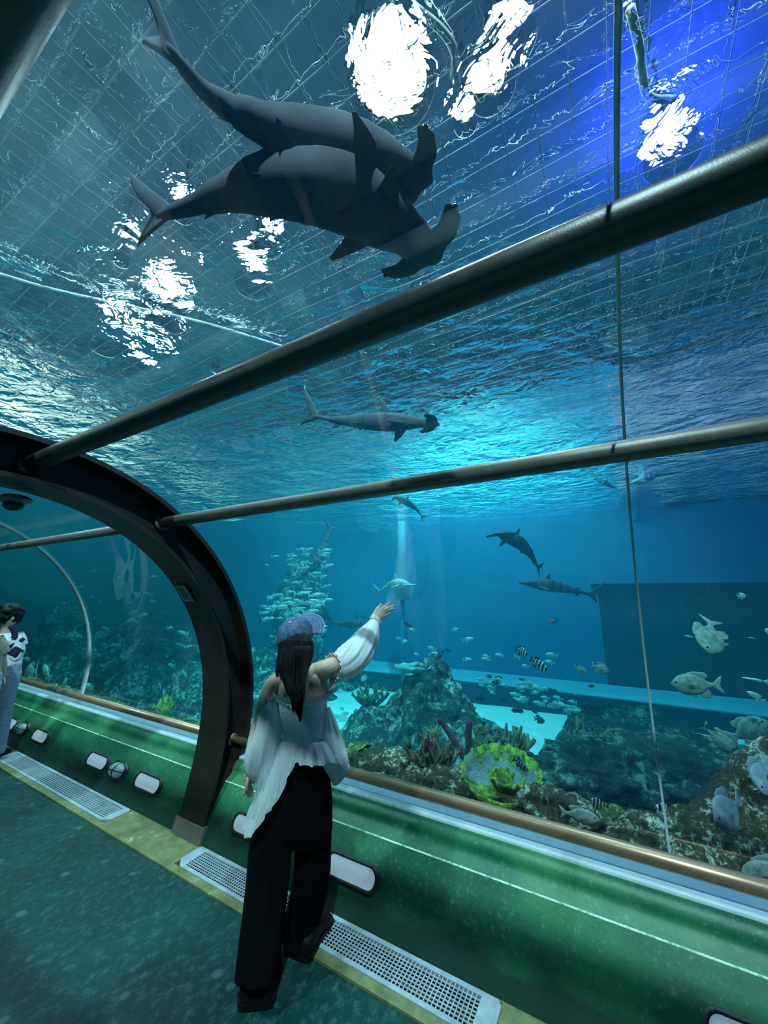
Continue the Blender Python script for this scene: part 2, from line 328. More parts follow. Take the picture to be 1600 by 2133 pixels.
# ------------------------------------------------------------------ mesh helpers
def tag(o, label=None, cat=None, group=None, kind=None):
    if label: o['label'] = label
    if cat: o['category'] = cat
    if group: o['group'] = group
    if kind: o['kind'] = kind
    return o
def link(name, me, parent=None):
    o = bpy.data.objects.new(name, me); COL.objects.link(o)
    if parent: o.parent = parent
    return o
def build(name, bm, mat, parent=None, smooth=True, mods=()):
    me = bpy.data.meshes.new(name)
    bmesh.ops.recalc_face_normals(bm, faces=bm.faces)
    bm.to_mesh(me); bm.free()
    for mm in (mat if isinstance(mat, (list, tuple)) else [mat]): me.materials.append(M[mm])
    if smooth: me.polygons.foreach_set('use_smooth', [True]*len(me.polygons))
    o = link(name, me, parent)
    for typ, kw in mods:
        md = o.modifiers.new(typ.lower(), typ)
        for k, v in kw.items(): setattr(md, k, v)
    return o
def empty(name, loc=(0, 0, 0), rot=None):
    o = bpy.data.objects.new(name, None); COL.objects.link(o); o.location = loc; o.empty_display_size = 0.1
    if rot: o.rotation_euler = rot
    return o
def box(bm, x0, x1, y0, y1, z0, z1):
    vs = [bm.verts.new((x, y, z)) for x in (x0, x1) for y in (y0, y1) for z in (z0, z1)]
    for f in ((0, 1, 3, 2), (4, 6, 7, 5), (0, 4, 5, 1), (2, 3, 7, 6), (0, 2, 6, 4), (1, 5, 7, 3)):
        bm.faces.new([vs[i] for i in f])
    return vs
def frame_of(t, up):
    t = t.normalized(); s = t.cross(up)
    if s.length < 1e-5: s = t.cross(V((1, 0, 0)))
    s.normalize(); u = s.cross(t).normalized()
    return t, s, u
def ring_loft(bm, rings, closed=True, cap=True):
    """rings: lists of points; joins them with quads"""
    R = [[bm.verts.new(p) for p in r] for r in rings]; n = len(R[0])
    for a, b in zip(R, R[1:]):
        for i in range(n if closed else n-1):
            j = (i+1) % n
            bm.faces.new((a[i], a[j], b[j], b[i]))
    if cap and closed:
        bm.faces.new(R[0][::-1]); bm.faces.new(R[-1])
    return R
def tube(bm, pts, radii, up=V((0, 0, 1)), n=12, cap=True):
    """pts path, radii = r or (side, up) per point"""
    pts = [V(p) for p in pts]; rings = []
    for i, p in enumerate(pts):
        t = pts[min(i+1, len(pts)-1)]-pts[max(i-1, 0)]
        t, s, u = frame_of(t, up)
        r = radii[i] if isinstance(radii, (list, tuple)) else radii
        a, b = r if isinstance(r, (list, tuple)) else (r, r)
        rings.append([p+s*(a*math.cos(2*PI*k/n))+u*(b*math.sin(2*PI*k/n)) for k in range(n)])
    ring_loft(bm, rings, True, cap)
def ball(bm, c, r, seg=16, rings=10, scale=(1, 1, 1)):
    m = Matrix.Translation(c) @ Matrix.Diagonal((r*scale[0], r*scale[1], r*scale[2], 1))
    bmesh.ops.create_uvsphere(bm, u_segments=seg, v_segments=rings, radius=1, matrix=m)
def smooth_path(pts, k=6):
    """Catmull-Rom through pts"""
    P = [V(p) for p in pts]; P = [P[0]*2-P[1]]+P+[P[-1]*2-P[-2]]; out = []
    for i in range(1, len(P)-2):
        for j in range(k):
            t = j/k; a, b, c, d = P[i-1], P[i], P[i+1], P[i+2]
            out.append(0.5*((2*b)+(c-a)*t+(2*a-5*b+4*c-d)*t*t+(3*b-a-3*c+d)*t**3))
    out.append(P[-2]); return out
def lerp_list(xs, ys, x):
    if x <= xs[0]: return ys[0]
    for i in range(len(xs)-1):
        if x <= xs[i+1]:
            t = (x-xs[i])/(xs[i+1]-xs[i]); return ys[i]*(1-t)+ys[i+1]*t
    return ys[-1]
MIRX = 1.4
def mx_(pts, left): return [(MIRX-x, z) for x, z in pts] if left else pts
def extrude(name, prof, y0, y1, mat, parent=None, closed=False, seg=1, smooth=True, mods=()):
    bm = bmesh.new()
    rings = [[V((x, y0+(y1-y0)*k/seg, z)) for x, z in prof] for k in range(seg+1)]
    ring_loft(bm, rings, closed, cap=closed)
    return build(name, bm, mat, parent, smooth, mods)
def arc(c, r, a0, a1, n):
    return [(c[0]+r*math.sin(a0+(a1-a0)*i/n), c[1]+r*math.cos(a0+(a1-a0)*i/n)) for i in range(n+1)]
CC = (0.70, 0.85)       # centre of the tunnel section
# ================================================================== LARGE STRUCTURE
Y0, Y1 = -7.0, 13.0
GR = 1.80
A_BASE = math.acos((0.50-CC[1])/GR)
# floor and side strips
bm = bmesh.new(); box(bm, -0.42, 1.80, Y0, Y1, -0.12, 0.0)
tag(build('floor', bm, 'floor', smooth=False), 'dark teal green floor with pale scuffs', kind='structure')
GRATES = [(0.60, 2.68), (3.58, 5.95), (-1.6, -0.1), (6.6, 9.0)]
for left in (False, True):
    bm = bmesh.new()
    xa, xb = (1.80, 2.10)
    gx0, gx1 = 1.850, 2.046
    def bx(x0, x1, y0, y1, z0, z1):
        if left: x0, x1 = MIRX-x1, MIRX-x0
        box(bm, x0, x1, y0, y1, z0, z1)
    ys = sorted(GRATES); cur = Y0
    bx(xa, gx0, Y0, Y1, -0.12, 0.012); bx(gx1, xb, Y0, Y1, -0.12, 0.012)
    for a, b in ys:
        bx(gx0, gx1, cur, a, -0.12, 0.012); cur = b
    bx(gx0, gx1, cur, Y1, -0.12, 0.012)
    tag(build('trim_2' if left else 'trim_1', bm, 'strip', smooth=False), 'worn yellow painted strip along the foot of the wall', kind='structure')
    bm = bmesh.new(); bx(gx0-0.02, gx1+0.02, Y0, Y1, -0.16, -0.125)
    tag(build('trim_4' if left else 'trim_3', bm, 'pit', smooth=False), kind='structure')

PANEL = [(2.050, 0.0), (2.062, 0.03), (2.085, 0.08), (2.115, 0.15), (2.155, 0.22), (2.20, 0.29), (2.236, 0.345)]
BULGE = [(2.236, 0.345), (2.244, 0.352), (2.262, 0.362), (2.283, 0.378), (2.296, 0.392), (2.300, 0.41), (2.305, 0.43), (2.318, 0.448), (2.336, 0.459), (2.352, 0.464)]
LIP = [(2.350, 0.462), (2.349, 0.476), (2.352, 0.480), (2.366, 0.481)]
SILL = [(2.366, 0.478), (2.44, 0.497), (2.50, 0.50)]
for left in (False, True):
    side = 'left' if left else 'right'
    segs = [(Y0, 2.71), (3.0, 8.45), (8.75, Y1)]
    w = empty('wall_'+side); tag(w, 'green painted curb wall with a rounded top', kind='structure')
    for a, b in segs:
        extrude('wall_panel', mx_(PANEL, left), a, b, 'green', w, seg=12)
        extrude('rounded_cap', mx_(BULGE, left), a, b, 'green', w, seg=12)
        extrude('lip_strip', mx_(LIP, left), a, b, 'lip', w)
        extrude('crease_line', mx_([(2.2345, 0.3445), (2.236, 0.3475), (2.240, 0.3505)], left), a, b, 'crease', w)
        extrude('sill', mx_(SILL, left), a, b, 'sill', w)
    extrude('footing', mx_([(2.08, 0.0), (2.08, -0.3), (2.5, -0.3), (2.5, -1.0)], left), Y0, Y1, 'concrete', w)

# acrylic tunnel panels
SEAMS = [Y0, -0.10, 2.85, 5.66, Y1]
for i in range(4):
    o = extrude('window_%d' % (i+1), arc(CC, GR, -A_BASE, A_BASE, 72), SEAMS[i]+0.001, SEAMS[i+1]-0.001, 'acrylic')
    tag(o, 'clear curved acrylic panel of the tunnel', kind='structure')
for i, (y, hw, r) in enumerate([(-0.10, 0.005, 1.795), (5.66, 0.05, 1.79)]):
    bm = bmesh.new()
    pr = arc(CC, r, -A_BASE, A_BASE, 72)
    pi_ = arc(CC, r-0.006, -A_BASE, A_BASE, 72)
    ring_loft(bm, [[V((x, y-hw, z)) for x, z in pr], [V((x, y-hw, z)) for x, z in pi_], [V((x, y+hw, z)) for x, z in pi_], [V((x, y+hw, z)) for x, z in pr]], closed=False)
    tag(build('trim_%d' % (5+i), bm, 'seam'), 'pale joint line between two acrylic panels', kind='structure')

# arch ribs
def rib_path(c, r, low, n=48):
    """half profile from floor (right) over the top, low = points below the springing"""
    a = arc(c, r, PI/2, 0, n//2)
    right = low+a
    leftp = [(2*c[0]-x, z) for x, z in right[::-1][1:]]
    return right+leftp
def band(name, inner, outer, y0, y1, mat, parent):
    bm = bmesh.new()
    ring_loft(bm, [[V((a[0], y0, a[1])), V((b[0], y0, b[1])), V((b[0], y1, b[1])), V((a[0], y1, a[1]))] for a, b in zip(inner, outer)], True, True)
    return build(name, bm, mat, parent, smooth=False)
IC = (0.665, 0.83)
def make_rib(y, label):
    r = empty('arch_rib', (IC[0], y, 0)); tag(r, label, 'arch')
    def P(o): o.location = (-IC[0], -y, 0); return o
    inn = rib_path(IC, 1.525, [(2.035, 0.0), (2.10, 0.2), (2.155, 0.45), (2.183, 0.65)])
    inn2 = rib_path(IC, 1.550, [(2.06, 0.0), (2.125, 0.2), (2.18, 0.45), (2.208, 0.65)])
    P(band('inner_flange', inn, inn2, y-0.145, y+0.155, 'steel_dark', r))
    out1 = rib_path(IC, 1.76, [(2.075, 0.0), (2.17, 0.2), (2.33, 0.43), (2.405, 0.65)])
    out2 = rib_path(IC, 1.79, [(2.11, 0.0), (2.21, 0.2), (2.38, 0.43), (2.44, 0.65)])
    P(band('outer_flange', out1, out2, y-0.145, y+0.155, 'steel_dark', r))
    P(band('web', inn2, out1, y-0.015, y+0.02, 'rib_face', r))
    for s in (0, 1):
        bm = bmesh.new()
        pf = [(2.03, 0.0), (2.06, 0.11), (2.13, 0.11), (2.32, 0.0)]
        if s: pf = [(2*IC[0]-a_, b_) for a_, b_ in pf]
        ring_loft(bm, [[V((a, y-0.16, b)) for a, b in pf], [V((a, y+0.17, b)) for a, b in pf]], True, True)
        P(build('concrete_foot', bm, 'concrete', r, smooth=False))
    return r
rib = make_rib(2.85, 'dark brown steel arch rib standing beside the woman')
make_rib(-2.95, 'dark brown steel arch rib behind the viewer')
make_rib(8.6, 'dark brown steel arch rib far down the tunnel beyond the visitors')
# plaque on the rib soffit
a_p = 0; pc = at(376, 1240, Y=2.92)
nrm = V((IC[0]-pc.x, 0, IC[1]-pc.z)).normalized(); tz = V((0, 1, 0)); tt = nrm.cross(tz).normalized()
pq = empty('plaque', pc+nrm*0.012); tag(pq, 'small pale rectangular plaque fixed to the inside of the arch rib', 'plaque')
mat4 = Matrix((tz, tt, nrm)).transposed().to_4x4()
pq.matrix_world = Matrix.Translation(V((IC[0], 2.90, IC[1]))-nrm*1.517) @ mat4
bm = bmesh.new()
for b_ in ((-.06, .06, .055, .075), (-.06, .06, -.075, -.055), (-.06, -.042, -.055, .055), (.042, .06, -.055, .055)):
    box(bm, b_[0], b_[1], b_[2], b_[3], 0, .008)
build('plaque_frame', bm, 'plaque', pq, smooth=False)
bm = bmesh.new(); box(bm, -.042, .042, -.055, .055, 0, .004); build('plaque_panel', bm, 'plaque_in', pq, smooth=False)
# fixture hanging from the crown of the rib
fx = empty('ceiling_camera', at(28, 1050, Y=3.02)+V((0, 0, 0.0))); tag(fx, 'small grey green dome fixture hung under the crown of the arch rib', 'fixture')
bm = bmesh.new(); ball(bm, (0, 0, 0.03), 0.085, scale=(1, 1, .35)); build('housing', bm, 'fixture', fx)
bm = bmesh.new(); ball(bm, (0, 0, -0.005), 0.05, scale=(1, 1, .7)); build('dome', bm, 'fishdark', fx)

# tubes along the crown
def rod(name, x, z, r, y0, y1, mat, label, cat, ends=True, group=None):
    o = empty(name, (x, (y0+y1)/2, z)); tag(o, label, cat, group)
    h = (y1-y0)/2
    bm = bmesh.new(); tube(bm, [(0, -h, 0), (0, h, 0)], r, n=28); build('rod', bm, mat, o)
    if ends:
        for s in (-1, 1):
            bm = bmesh.new(); tube(bm, [(0, s*(h-0.004), 0), (0, s*(h-0.02), 0)], r*1.45, n=24); build('end_flange', bm, mat, o)
    return o
R1 = (0.800, 2.480); R2 = (1.588, 2.258); R3 = (0.03, 2.335)
for (a, b, where) in ((-2.93, 2.83, 'in the near bay'), (2.89, 8.58, 'in the bay beyond the arch rib')):
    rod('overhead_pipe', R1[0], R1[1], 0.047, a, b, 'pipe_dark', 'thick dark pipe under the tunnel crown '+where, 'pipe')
    rod('overhead_pipe', R2[0], R2[1], 0.040, a, b, 'pipe', 'grey painted pipe at shoulder height of the dome '+where, 'pipe')
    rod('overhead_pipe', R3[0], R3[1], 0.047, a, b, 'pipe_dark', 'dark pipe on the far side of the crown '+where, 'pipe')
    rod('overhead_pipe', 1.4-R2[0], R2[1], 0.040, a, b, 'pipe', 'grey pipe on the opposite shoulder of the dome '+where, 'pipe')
    rod('handrail', 2.372, 0.575, 0.034, a, b, 'brass', 'bronze handrail along the glass '+where, 'handrail')
    rod('handrail', 1.4-2.372, 0.575, 0.034, a, b, 'brass', 'bronze handrail along the opposite glass '+where, 'handrail')

# grates
def make_grate(y0, y1, left, label):
    gx0, gx1 = 1.850, 2.046
    X = (lambda x: MIRX-x) if left else (lambda x: x)
    o = empty('floor_grate', (X((gx0+gx1)/2), (y0+y1)/2, 0.012)); tag(o, label, 'grate', 'plastic floor grates')
    w2 = (gx1-gx0)/2; h = (y1-y0)/2
    bm = bmesh.new()
    # frame with chamfered ends
    out_ = [(-w2, -h+.06), (-w2+.05, -h), (w2-.02, -h), (w2, -h+.02), (w2, h-.02), (w2-.02, h), (-w2+.05, h), (-w2, h-.06)]
    iw, ih = w2-.024, h-.085
    inn_ = [(-iw, -ih+.0), (-iw, -ih), (iw, -ih), (iw, -ih), (iw, ih), (iw, ih), (-iw, ih), (-iw, ih)]
    rr = [[V((x, y, z)) for (x, y), z in ((q, zz) for q, zz in zip(pr, [lv]*8))] for pr, lv in ((inn_, -.02), (inn_, .006), (out_, .006), (out_, -.02))]
    ring_loft(bm, rr, True, False)
    bmesh.ops.remove_doubles(bm, verts=bm.verts, dist=1e-5)
    build('grate_frame', bm, 'grate', o, smooth=False)
    bm = bmesh.new()
    n = 8
    for i in range(1, n):
        x = -iw+2*iw*i/n; box(bm, x-.0026, x+.0026, -ih, ih, .0005, .004)
    m = int(2*ih/0.0195)
    for i in range(1, m):
        y = -ih+2*ih*i/m; box(bm, -iw, iw, y-.0026, y+.0026, .0005, .0038)
    tag(build('grid_bars', bm, 'grate', o, smooth=False), kind='stuff')
GL = {0.60: 'long pale floor grate under the woman at the foot of the green wall', 3.58: 'long floor grate beyond the arch rib at the foot of the green wall',
      -1.6: 'floor grate behind the viewer by the green wall', 6.6: 'floor grate furthest down the tunnel'}
for a, b in GRATES:
    make_grate(a, b, False, GL[a])
    make_grate(a, b, True, GL[a].replace('green wall', 'opposite green wall')+(' on the opposite side' if a == 6.6 else ''))

# wall lamps: capsule diffusers and caged bulkheads
SL = V((2.155-2.085, 0, 0.22-0.08)).normalized()      # up the panel
NW = V((-SL.z, 0, SL.x))                               # out of the panel
def wall_frame(y, left, z=0.190):
    x = lerp_list([p[1] for p in PANEL], [p[0] for p in PANEL], z)
    s, n = SL.copy(), NW.copy(); p = V((x, y, z))
    if left: s.x *= -1; n.x *= -1; p.x = MIRX-p.x
    m = Matrix((V((0, 1, 0)), s, n)).transposed().to_4x4()
    return Matrix.Translation(p) @ m
def capsule(bm, L, H, z0, z1, corner, n=8):
    pts = []
    for cx_, cy_, a0 in ((L-corner, H-corner, 0), (-L+corner, H-corner, PI/2), (-L+corner, -H+corner, PI), (L-corner, -H+corner, 1.5*PI)):
        for k in range(n+1):
            a = a0+PI/2*k/n; pts.append((cx_+corner*math.cos(a), cy_+corner*math.sin(a)))
    return [[V((x, y, z)) for x, y in pts] for z in (z0, z1)]
def wall_lamp(y, left, label):
    o = empty('wall_lamp'); tag(o, label, 'lamp', 'capsule wall lamps'); o.matrix_world = wall_frame(y, left)
    bm = bmesh.new()
    a = capsule(bm, .178, .060, -.03, .026, .054); b = capsule(bm, .163, .046, .026, .020, .042)
    ring_loft(bm, a+b, True, False); build('gasket', bm, 'rubber', o)
    bm = bmesh.new(); c = capsule(bm, .163, .046, .012, .021, .042); ring_loft(bm, c, True, True)
    build('diffuser', bm, 'diffuser', o, smooth=False)
LAMPY = [(1.46, 'pale capsule wall lamp right of the woman'), (2.28, 'pale capsule wall lamp half hidden behind the woman'), (-0.30, 'pale capsule wall lamp cut by the lower right corner of the photo'),
         (3.53, 'pale capsule wall lamp nearest beyond the arch rib'), (4.38, 'pale capsule wall lamp just past the nearest caged lamp'),
         (5.66, 'pale capsule wall lamp before the far caged lamp'), (6.52, 'pale capsule wall lamp past the far caged lamp')]
for y, l in LAMPY:
    wall_lamp(y, False, l); wall_lamp(y, True, l.replace('pale capsule wall lamp', 'capsule wall lamp of the opposite wall', 1))
def bulkhead(y, left, label):
    o = empty('bulkhead_lamp'); tag(o, label, 'lamp', 'caged bulkhead lamps'); o.matrix_world = wall_frame(y, left)
    bm = bmesh.new(); tube(bm, [(0, 0, -.03), (0, 0, .028)], [(.105, .07)]*2, up=V((0, 1, 0)), n=24); build('housing', bm, 'wire', o)
    bm = bmesh.new(); ball(bm, (0, 0, .028), 1, 24, 12, (.095, .06, .075)); build('globe', bm, 'globe', o)
    bm = bmesh.new()
    for k in (-.035, .035):
        pts = [(k*1.2, .066*math.cos(a), .03+.086*math.sin(a)*math.sqrt(1-(k/.1)**2)) for a in [PI*i/12 for i in range(13)]]
        tube(bm, pts, .004, up=V((1, 0, 0)), n=6)
    tube(bm, [(.101*math.cos(a), 0, .03+.086*math.sin(a)) for a in [PI*i/12 for i in range(13)]], .004, up=V((0, 1, 0)), n=6)
    tube(bm, [(.1*math.cos(a), .068*math.sin(a), .035) for a in [2*PI*i/24 for i in range(25)]], .004, n=6)
    build('wire_guard', bm, 'wire', o)
for y, l in ((3.98, 'caged oval bulkhead lamp nearest beyond the arch rib'), (6.12, 'caged oval bulkhead lamp further down the tunnel')):
    bulkhead(y, False, l); bulkhead(y, True, l+' on the opposite wall')

# ================================================================== TANK SHELL
TX0, TX1, TY0, TY1 = -6.0, BACK_X, -8.0, 17.0
def slab(name, x0, x1, y0, y1, z0, z1, mat, label, kind='structure'):
    bm = bmesh.new(); box(bm, x0, x1, y0, y1, z0, z1)
    return tag(build(name, bm, mat, smooth=False), label, kind=kind)
slab('wall_back', TX1, TX1+.3, TY0, TY1, -1.2, 3.75, 'tankwall', 'blue painted back wall of the tank')
slab('wall_far', TX0, TX1, TY1, TY1+.3, -1.2, 3.75, 'tankwall_teal', 'teal far end wall of the tank')
slab('wall_near', TX0, TX1, TY0-.3, TY0, -1.2, 3.75, 'tankwall', 'near end wall of the tank')
slab('wall_side', TX0-.3, TX0, TY0, TY1, -1.2, 3.75, 'tankwall', 'side wall of the tank behind the viewer')
# tank bed (sand)
bm = bmesh.new()
NX, NY = 60, 90
g = [[bm.verts.new((TX0+(TX1-TX0)*i/NX, TY0+(TY1-TY0)*j/NY, BED_Z+0.10*noise.noise((i*.25, j*.25, 3)))) for j in range(NY+1)] for i in range(NX+1)]
for i in range(NX):
    for j in range(NY):
        x = TX0+(TX1-TX0)*(i+.5)/NX
        if -1.2 < x < 2.6: continue
        bm.faces.new((g[i][j], g[i+1][j], g[i+1][j+1], g[i][j+1]))
tag(build('tank_bed', bm, 'sand'), 'white sand bed of the tank', kind='structure')
# hall above the water
slab('ceiling', -14, 18, -14, 24, 9.0, 9.2, 'ceiling', 'dark hall ceiling above the tank')
slab('hall_wall', 17, 17.3, -14, 24, 3.6, 9, 'ceiling', 'dark hall wall beyond the tank')
slab('hall_wall', -14, 18, 24, 24.3, 3.6, 9, 'ceiling', 'dark hall end wall')

def rockwall(name, pa, pb, z0, zf, mat, label, thick=0.5, seed=0, seg=90, rows=22):
    """displaced artificial rock face between two ground points"""
    bm = bmesh.new(); pa, pb = V(pa), V(pb); d = (pb-pa); L = d.length; t = d.normalized(); n = V((-t.y, t.x, 0))
    rings = []
    for i in range(seg+1):
        s = i/seg; base = pa+d*s; top = zf(s); col_ = []
        for k in range(rows+1):
            q = k/rows; z = z0+(top-z0)*q; p = base+V((0, 0, z))
            f = noise.fractal(p*.8+V((seed, 0, 0)), 1.0, 2.0, 5)
            col_.append(p+n*(f*thick+(q**3)*-.4))
        q = col_[-1]; col_.append(q-n*1.2)
        rings.append(col_)
    ring_loft(bm, rings, False)
    return tag(build(name, bm, mat), label, kind='structure')
slab('wall_fascia', 10.0, 10.3, -.5, 17, 3.75, 6.2, 'fascia', 'added teal wall above the water standing in for bright surface reflection')  # added wall; its teal stands in for light reflected under the surface
rockwall('rock_parapet_back', (10.4, -8, 0), (9.9, -.3, 0), 3.61, lambda s: 6.2+1.2*noise.noise((s*5, 1, 0)), 'hallrock', 'tan artificial rock rim above the water at the back')
rockwall('rock_parapet_end', (7, 9.0, 0), (-7, 8.2, 0), 3.62, lambda s: lerp_list([0, .2, .35, .45, .6, 1], [3.9, 4.5, 5.2, 5.7, 6.4, 7], s)+.5*noise.noise((s*12, 4, 0)), 'hallrock', 'tan artificial rock rim above the water at the far end', seed=7)

# water surface and body
bm = bmesh.new(); bmesh.ops.create_grid(bm, x_segments=4, y_segments=4, size=1)
for v in bm.verts: v.co = V((2+v.co.x*8, 4.5+v.co.y*12.5, SURF_Z))
ws = build('water_surface', bm, 'surface', smooth=False); tag(ws, 'rippled water surface seen from below', kind='structure')
bm = bmesh.new()
wp = arc(CC, GR+.012, -A_BASE, A_BASE, 72)
poly = wp+[(wp[-1][0]+.02, -.65), (TX1-.01, -.8), (TX1-.01, SURF_Z-.01), (TX0+.01, SURF_Z-.01), (TX0+.01, -.8), (wp[0][0]-.02, -.65)]
ring_loft(bm, [[V((x, TY0+.01, z)) for x, z in poly], [V((x, TY1-.01, z)) for x, z in poly]], True, True)
wt = build('water', bm, 'water', smooth=False); tag(wt, 'clear blue water filling the tank', kind='structure')

# ledge and dark recess of the back wall
led = empty('concrete_ledge', (9.5, 1, BED_Z)); tag(led, 'pale concrete ledge running along the foot of the blue back wall', 'ledge')
bm = bmesh.new()
rings = []
for i in range(41):
    y = -7.5+15*i/40; f = 9.15-.05*(y-1)**2*.15
    rings.append([V((f-9.5, y-1, .1)), V((f-9.5, y-1, .42)), V((f-9.5+.10, y-1, .47)), V((.48, y-1, .50)), V((.48, y-1, .1))])
ring_loft(bm, rings, True, True)
o = build('ledge_top', bm, 'ledge', led, smooth=False)
bm = bmesh.new()
rings = []
for i in range(41):
    y = -7.5+15*i/40; f = 9.10-.05*(y-1)**2*.15
    rings.append([V((f-9.5, y-1, -.2)), V((f-9.5, y-1, .40)), V((f-9.5+.05, y-1, .40)), V((f-9.5+.05, y-1, -.2))])
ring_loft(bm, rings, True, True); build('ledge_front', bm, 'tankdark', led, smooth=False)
rc = empty('viewing_recess', (9.95, -1.8, .2)); tag(rc, 'dark rectangular viewing recess in the back wall at the right', 'recess')
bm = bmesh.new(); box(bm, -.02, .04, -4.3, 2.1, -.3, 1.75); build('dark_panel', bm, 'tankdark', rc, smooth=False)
bm = bmesh.new()
box(bm, -.25, .04, -4.4, 2.25, 1.75, 2.0); box(bm, -.2, .04, -1.65, -1.45, -.3, 1.75)
build('recess_frame', bm, 'tankwall', rc, smooth=False)
# pale column added before the back wall for a ghost reflection
sp = at(838, 1230, X=8.6)
st = empty('ghost_column', (sp.x, sp.y, BED_Z)); tag(st, 'tall pale column added for a ghost reflection before the blue wall', 'pipe')
bm = bmesh.new(); tube(bm, [(0, 0, 2.25), (0, 0, 2.7), (0, 0, 3.3), (0, 0, 4.2)], [.19, .16, .11, .10], n=20); build('rod', bm, 'ghost_column', st)
bm = bmesh.new(); tube(bm, [(0, 0, 0), (0, 0, 2.4)], [.05, .05], n=16); build('lower_rod', bm, 'tankwall', st)

# safety net over the water
bm = bmesh.new()
nz = 4.25
def sag(x, y): return nz+.12*noise.noise((x*.4, y*.4, 0))
for i in range(56):
    x = -2+i*.17; pts = [(x+.05*noise.noise((i, j*.3, 1)), -5+j*.6, sag(x, -5+j*.6)) for j in range(31)]
    tube(bm, pts, .004, n=3)
for j in range(106):
    y = -5+j*.17; pts = [(-2+i*.6, y+.05*noise.noise((i*.3, j, 2)), sag(-2+i*.6, y)) for i in range(17)]
    tube(bm, pts, .004, n=3)
net = build('safety_net', bm, 'net'); tag(net, 'square mesh safety net stretched above the water', 'net')
for k, (ps, lb) in enumerate([([(0, 540), (110, 575), (250, 610), (420, 650), (600, 705)], 'pale wavy rope lying along the net at the left'),
                              ([(860, 0), (920, 50), (945, 95), (950, 160)], 'pale rope hanging between the bright lamps'),
                              ([(1310, 0), (1330, 90), (1345, 180), (1400, 190)], 'thin pale rope above the blue spotlight')]):
    bm = bmesh.new(); tube(bm, smooth_path([above(x, y, 4.1) for x, y in ps]), .018, n=6)
    tag(build('rope', bm, 'rope'), lb, 'rope')

# hall lamps: housings around the area lights
def lamp_thing(loc, size, energy, col, label, target=None):
    o = empty('hall_lamp', loc); tag(o, label, 'lamp')
    bm = bmesh.new(); r = size/2
    tube(bm, [(0, 0, -.02), (0, 0, .10), (0, 0, .28)], [r*1.12, r*1.1, r*.6], n=28, cap=False); build('housing', bm, 'steel_dark', o)
    bm = bmesh.new(); tube(bm, [(0, 0, .2), (0, 0, 1.42)], .025, n=8); build('hanger', bm, 'steel_dark', o)
    l = bpy.data.lights.new('lamp_light', 'AREA'); l.shape = 'DISK'; l.size = size; l.energy = energy; l.color = col
    lo = bpy.data.objects.new('lamp_light', l); COL.objects.link(lo); lo.parent = o
    return o
LLAB = ['largest round hall lamp glaring through the surface near the top', 'hall lamp at the top, upper end of the slanting pair', 'hall lamp below it, lower end of the slanting pair', 'small hall lamp under the slanting pair',
        'large rippled hall lamp left of the sharks heads', 'rippled hall lamp lowest of the left cluster', 'small rippled hall lamp leftmost of the left cluster', 'rippled hall lamp below the lower shark', 'small hall lamp touching the belly of the lower shark',
        'small hall lamp between the two sharks tails', 'tiny hall lamp beside the tail fin of the lower shark', 'blue spotlight glowing through the surface at the upper right']
for ((px, py), s, e, c), lb in zip(LAMPS, LLAB):
    lamp_thing(above(px, py, LAMPZ), s, e, c, lb)
for k, (p, tgt, cone, e, c) in enumerate(ADDED_SPOTS):  # unseen spots with housings, added for their light
    o = empty('added_spot', p); tag(o, ['unseen spot added to light the blue end of the tank', 'unseen spot added to light the far reef', 'unseen spot added behind the viewer to light the tunnel', 'unseen spot added to light the far side of the tunnel', 'unseen spot added to light the rock rim above the water'][k], 'lamp')
    o.rotation_euler = (V(tgt)-V(p)).to_track_quat('-Z', 'Y').to_euler()
    bm = bmesh.new(); tube(bm, [(0, 0, -.1), (0, 0, .12), (0, 0, .3)], [.17, .16, .08], n=24, cap=False); build('housing', bm, 'steel_dark', o)
    bm = bmesh.new(); tube(bm, [(0, 0, .2), (0, .0, .75)], .02, n=8); build('hanger', bm, 'steel_dark', o)
    l = bpy.data.lights.new('added_spot_light', 'SPOT'); l.energy = e; l.color = c; l.spot_size = math.radians(cone); l.spot_blend = .6; l.shadow_soft_size = .12
    lo = bpy.data.objects.new('added_spot_light', l); COL.objects.link(lo); lo.parent = o

bl_ = bpy.data.lights.new('blue_ceiling_fill', 'POINT'); bl_.energy = 260; bl_.color = (0.05, 0.08, 1.0); bl_.shadow_soft_size = 0.0  # bare point light added for the blue glow on the ceiling
bo_ = bpy.data.objects.new('blue_ceiling_fill', bl_); COL.objects.link(bo_); bo_.location = above(1390, 275, 8.15)

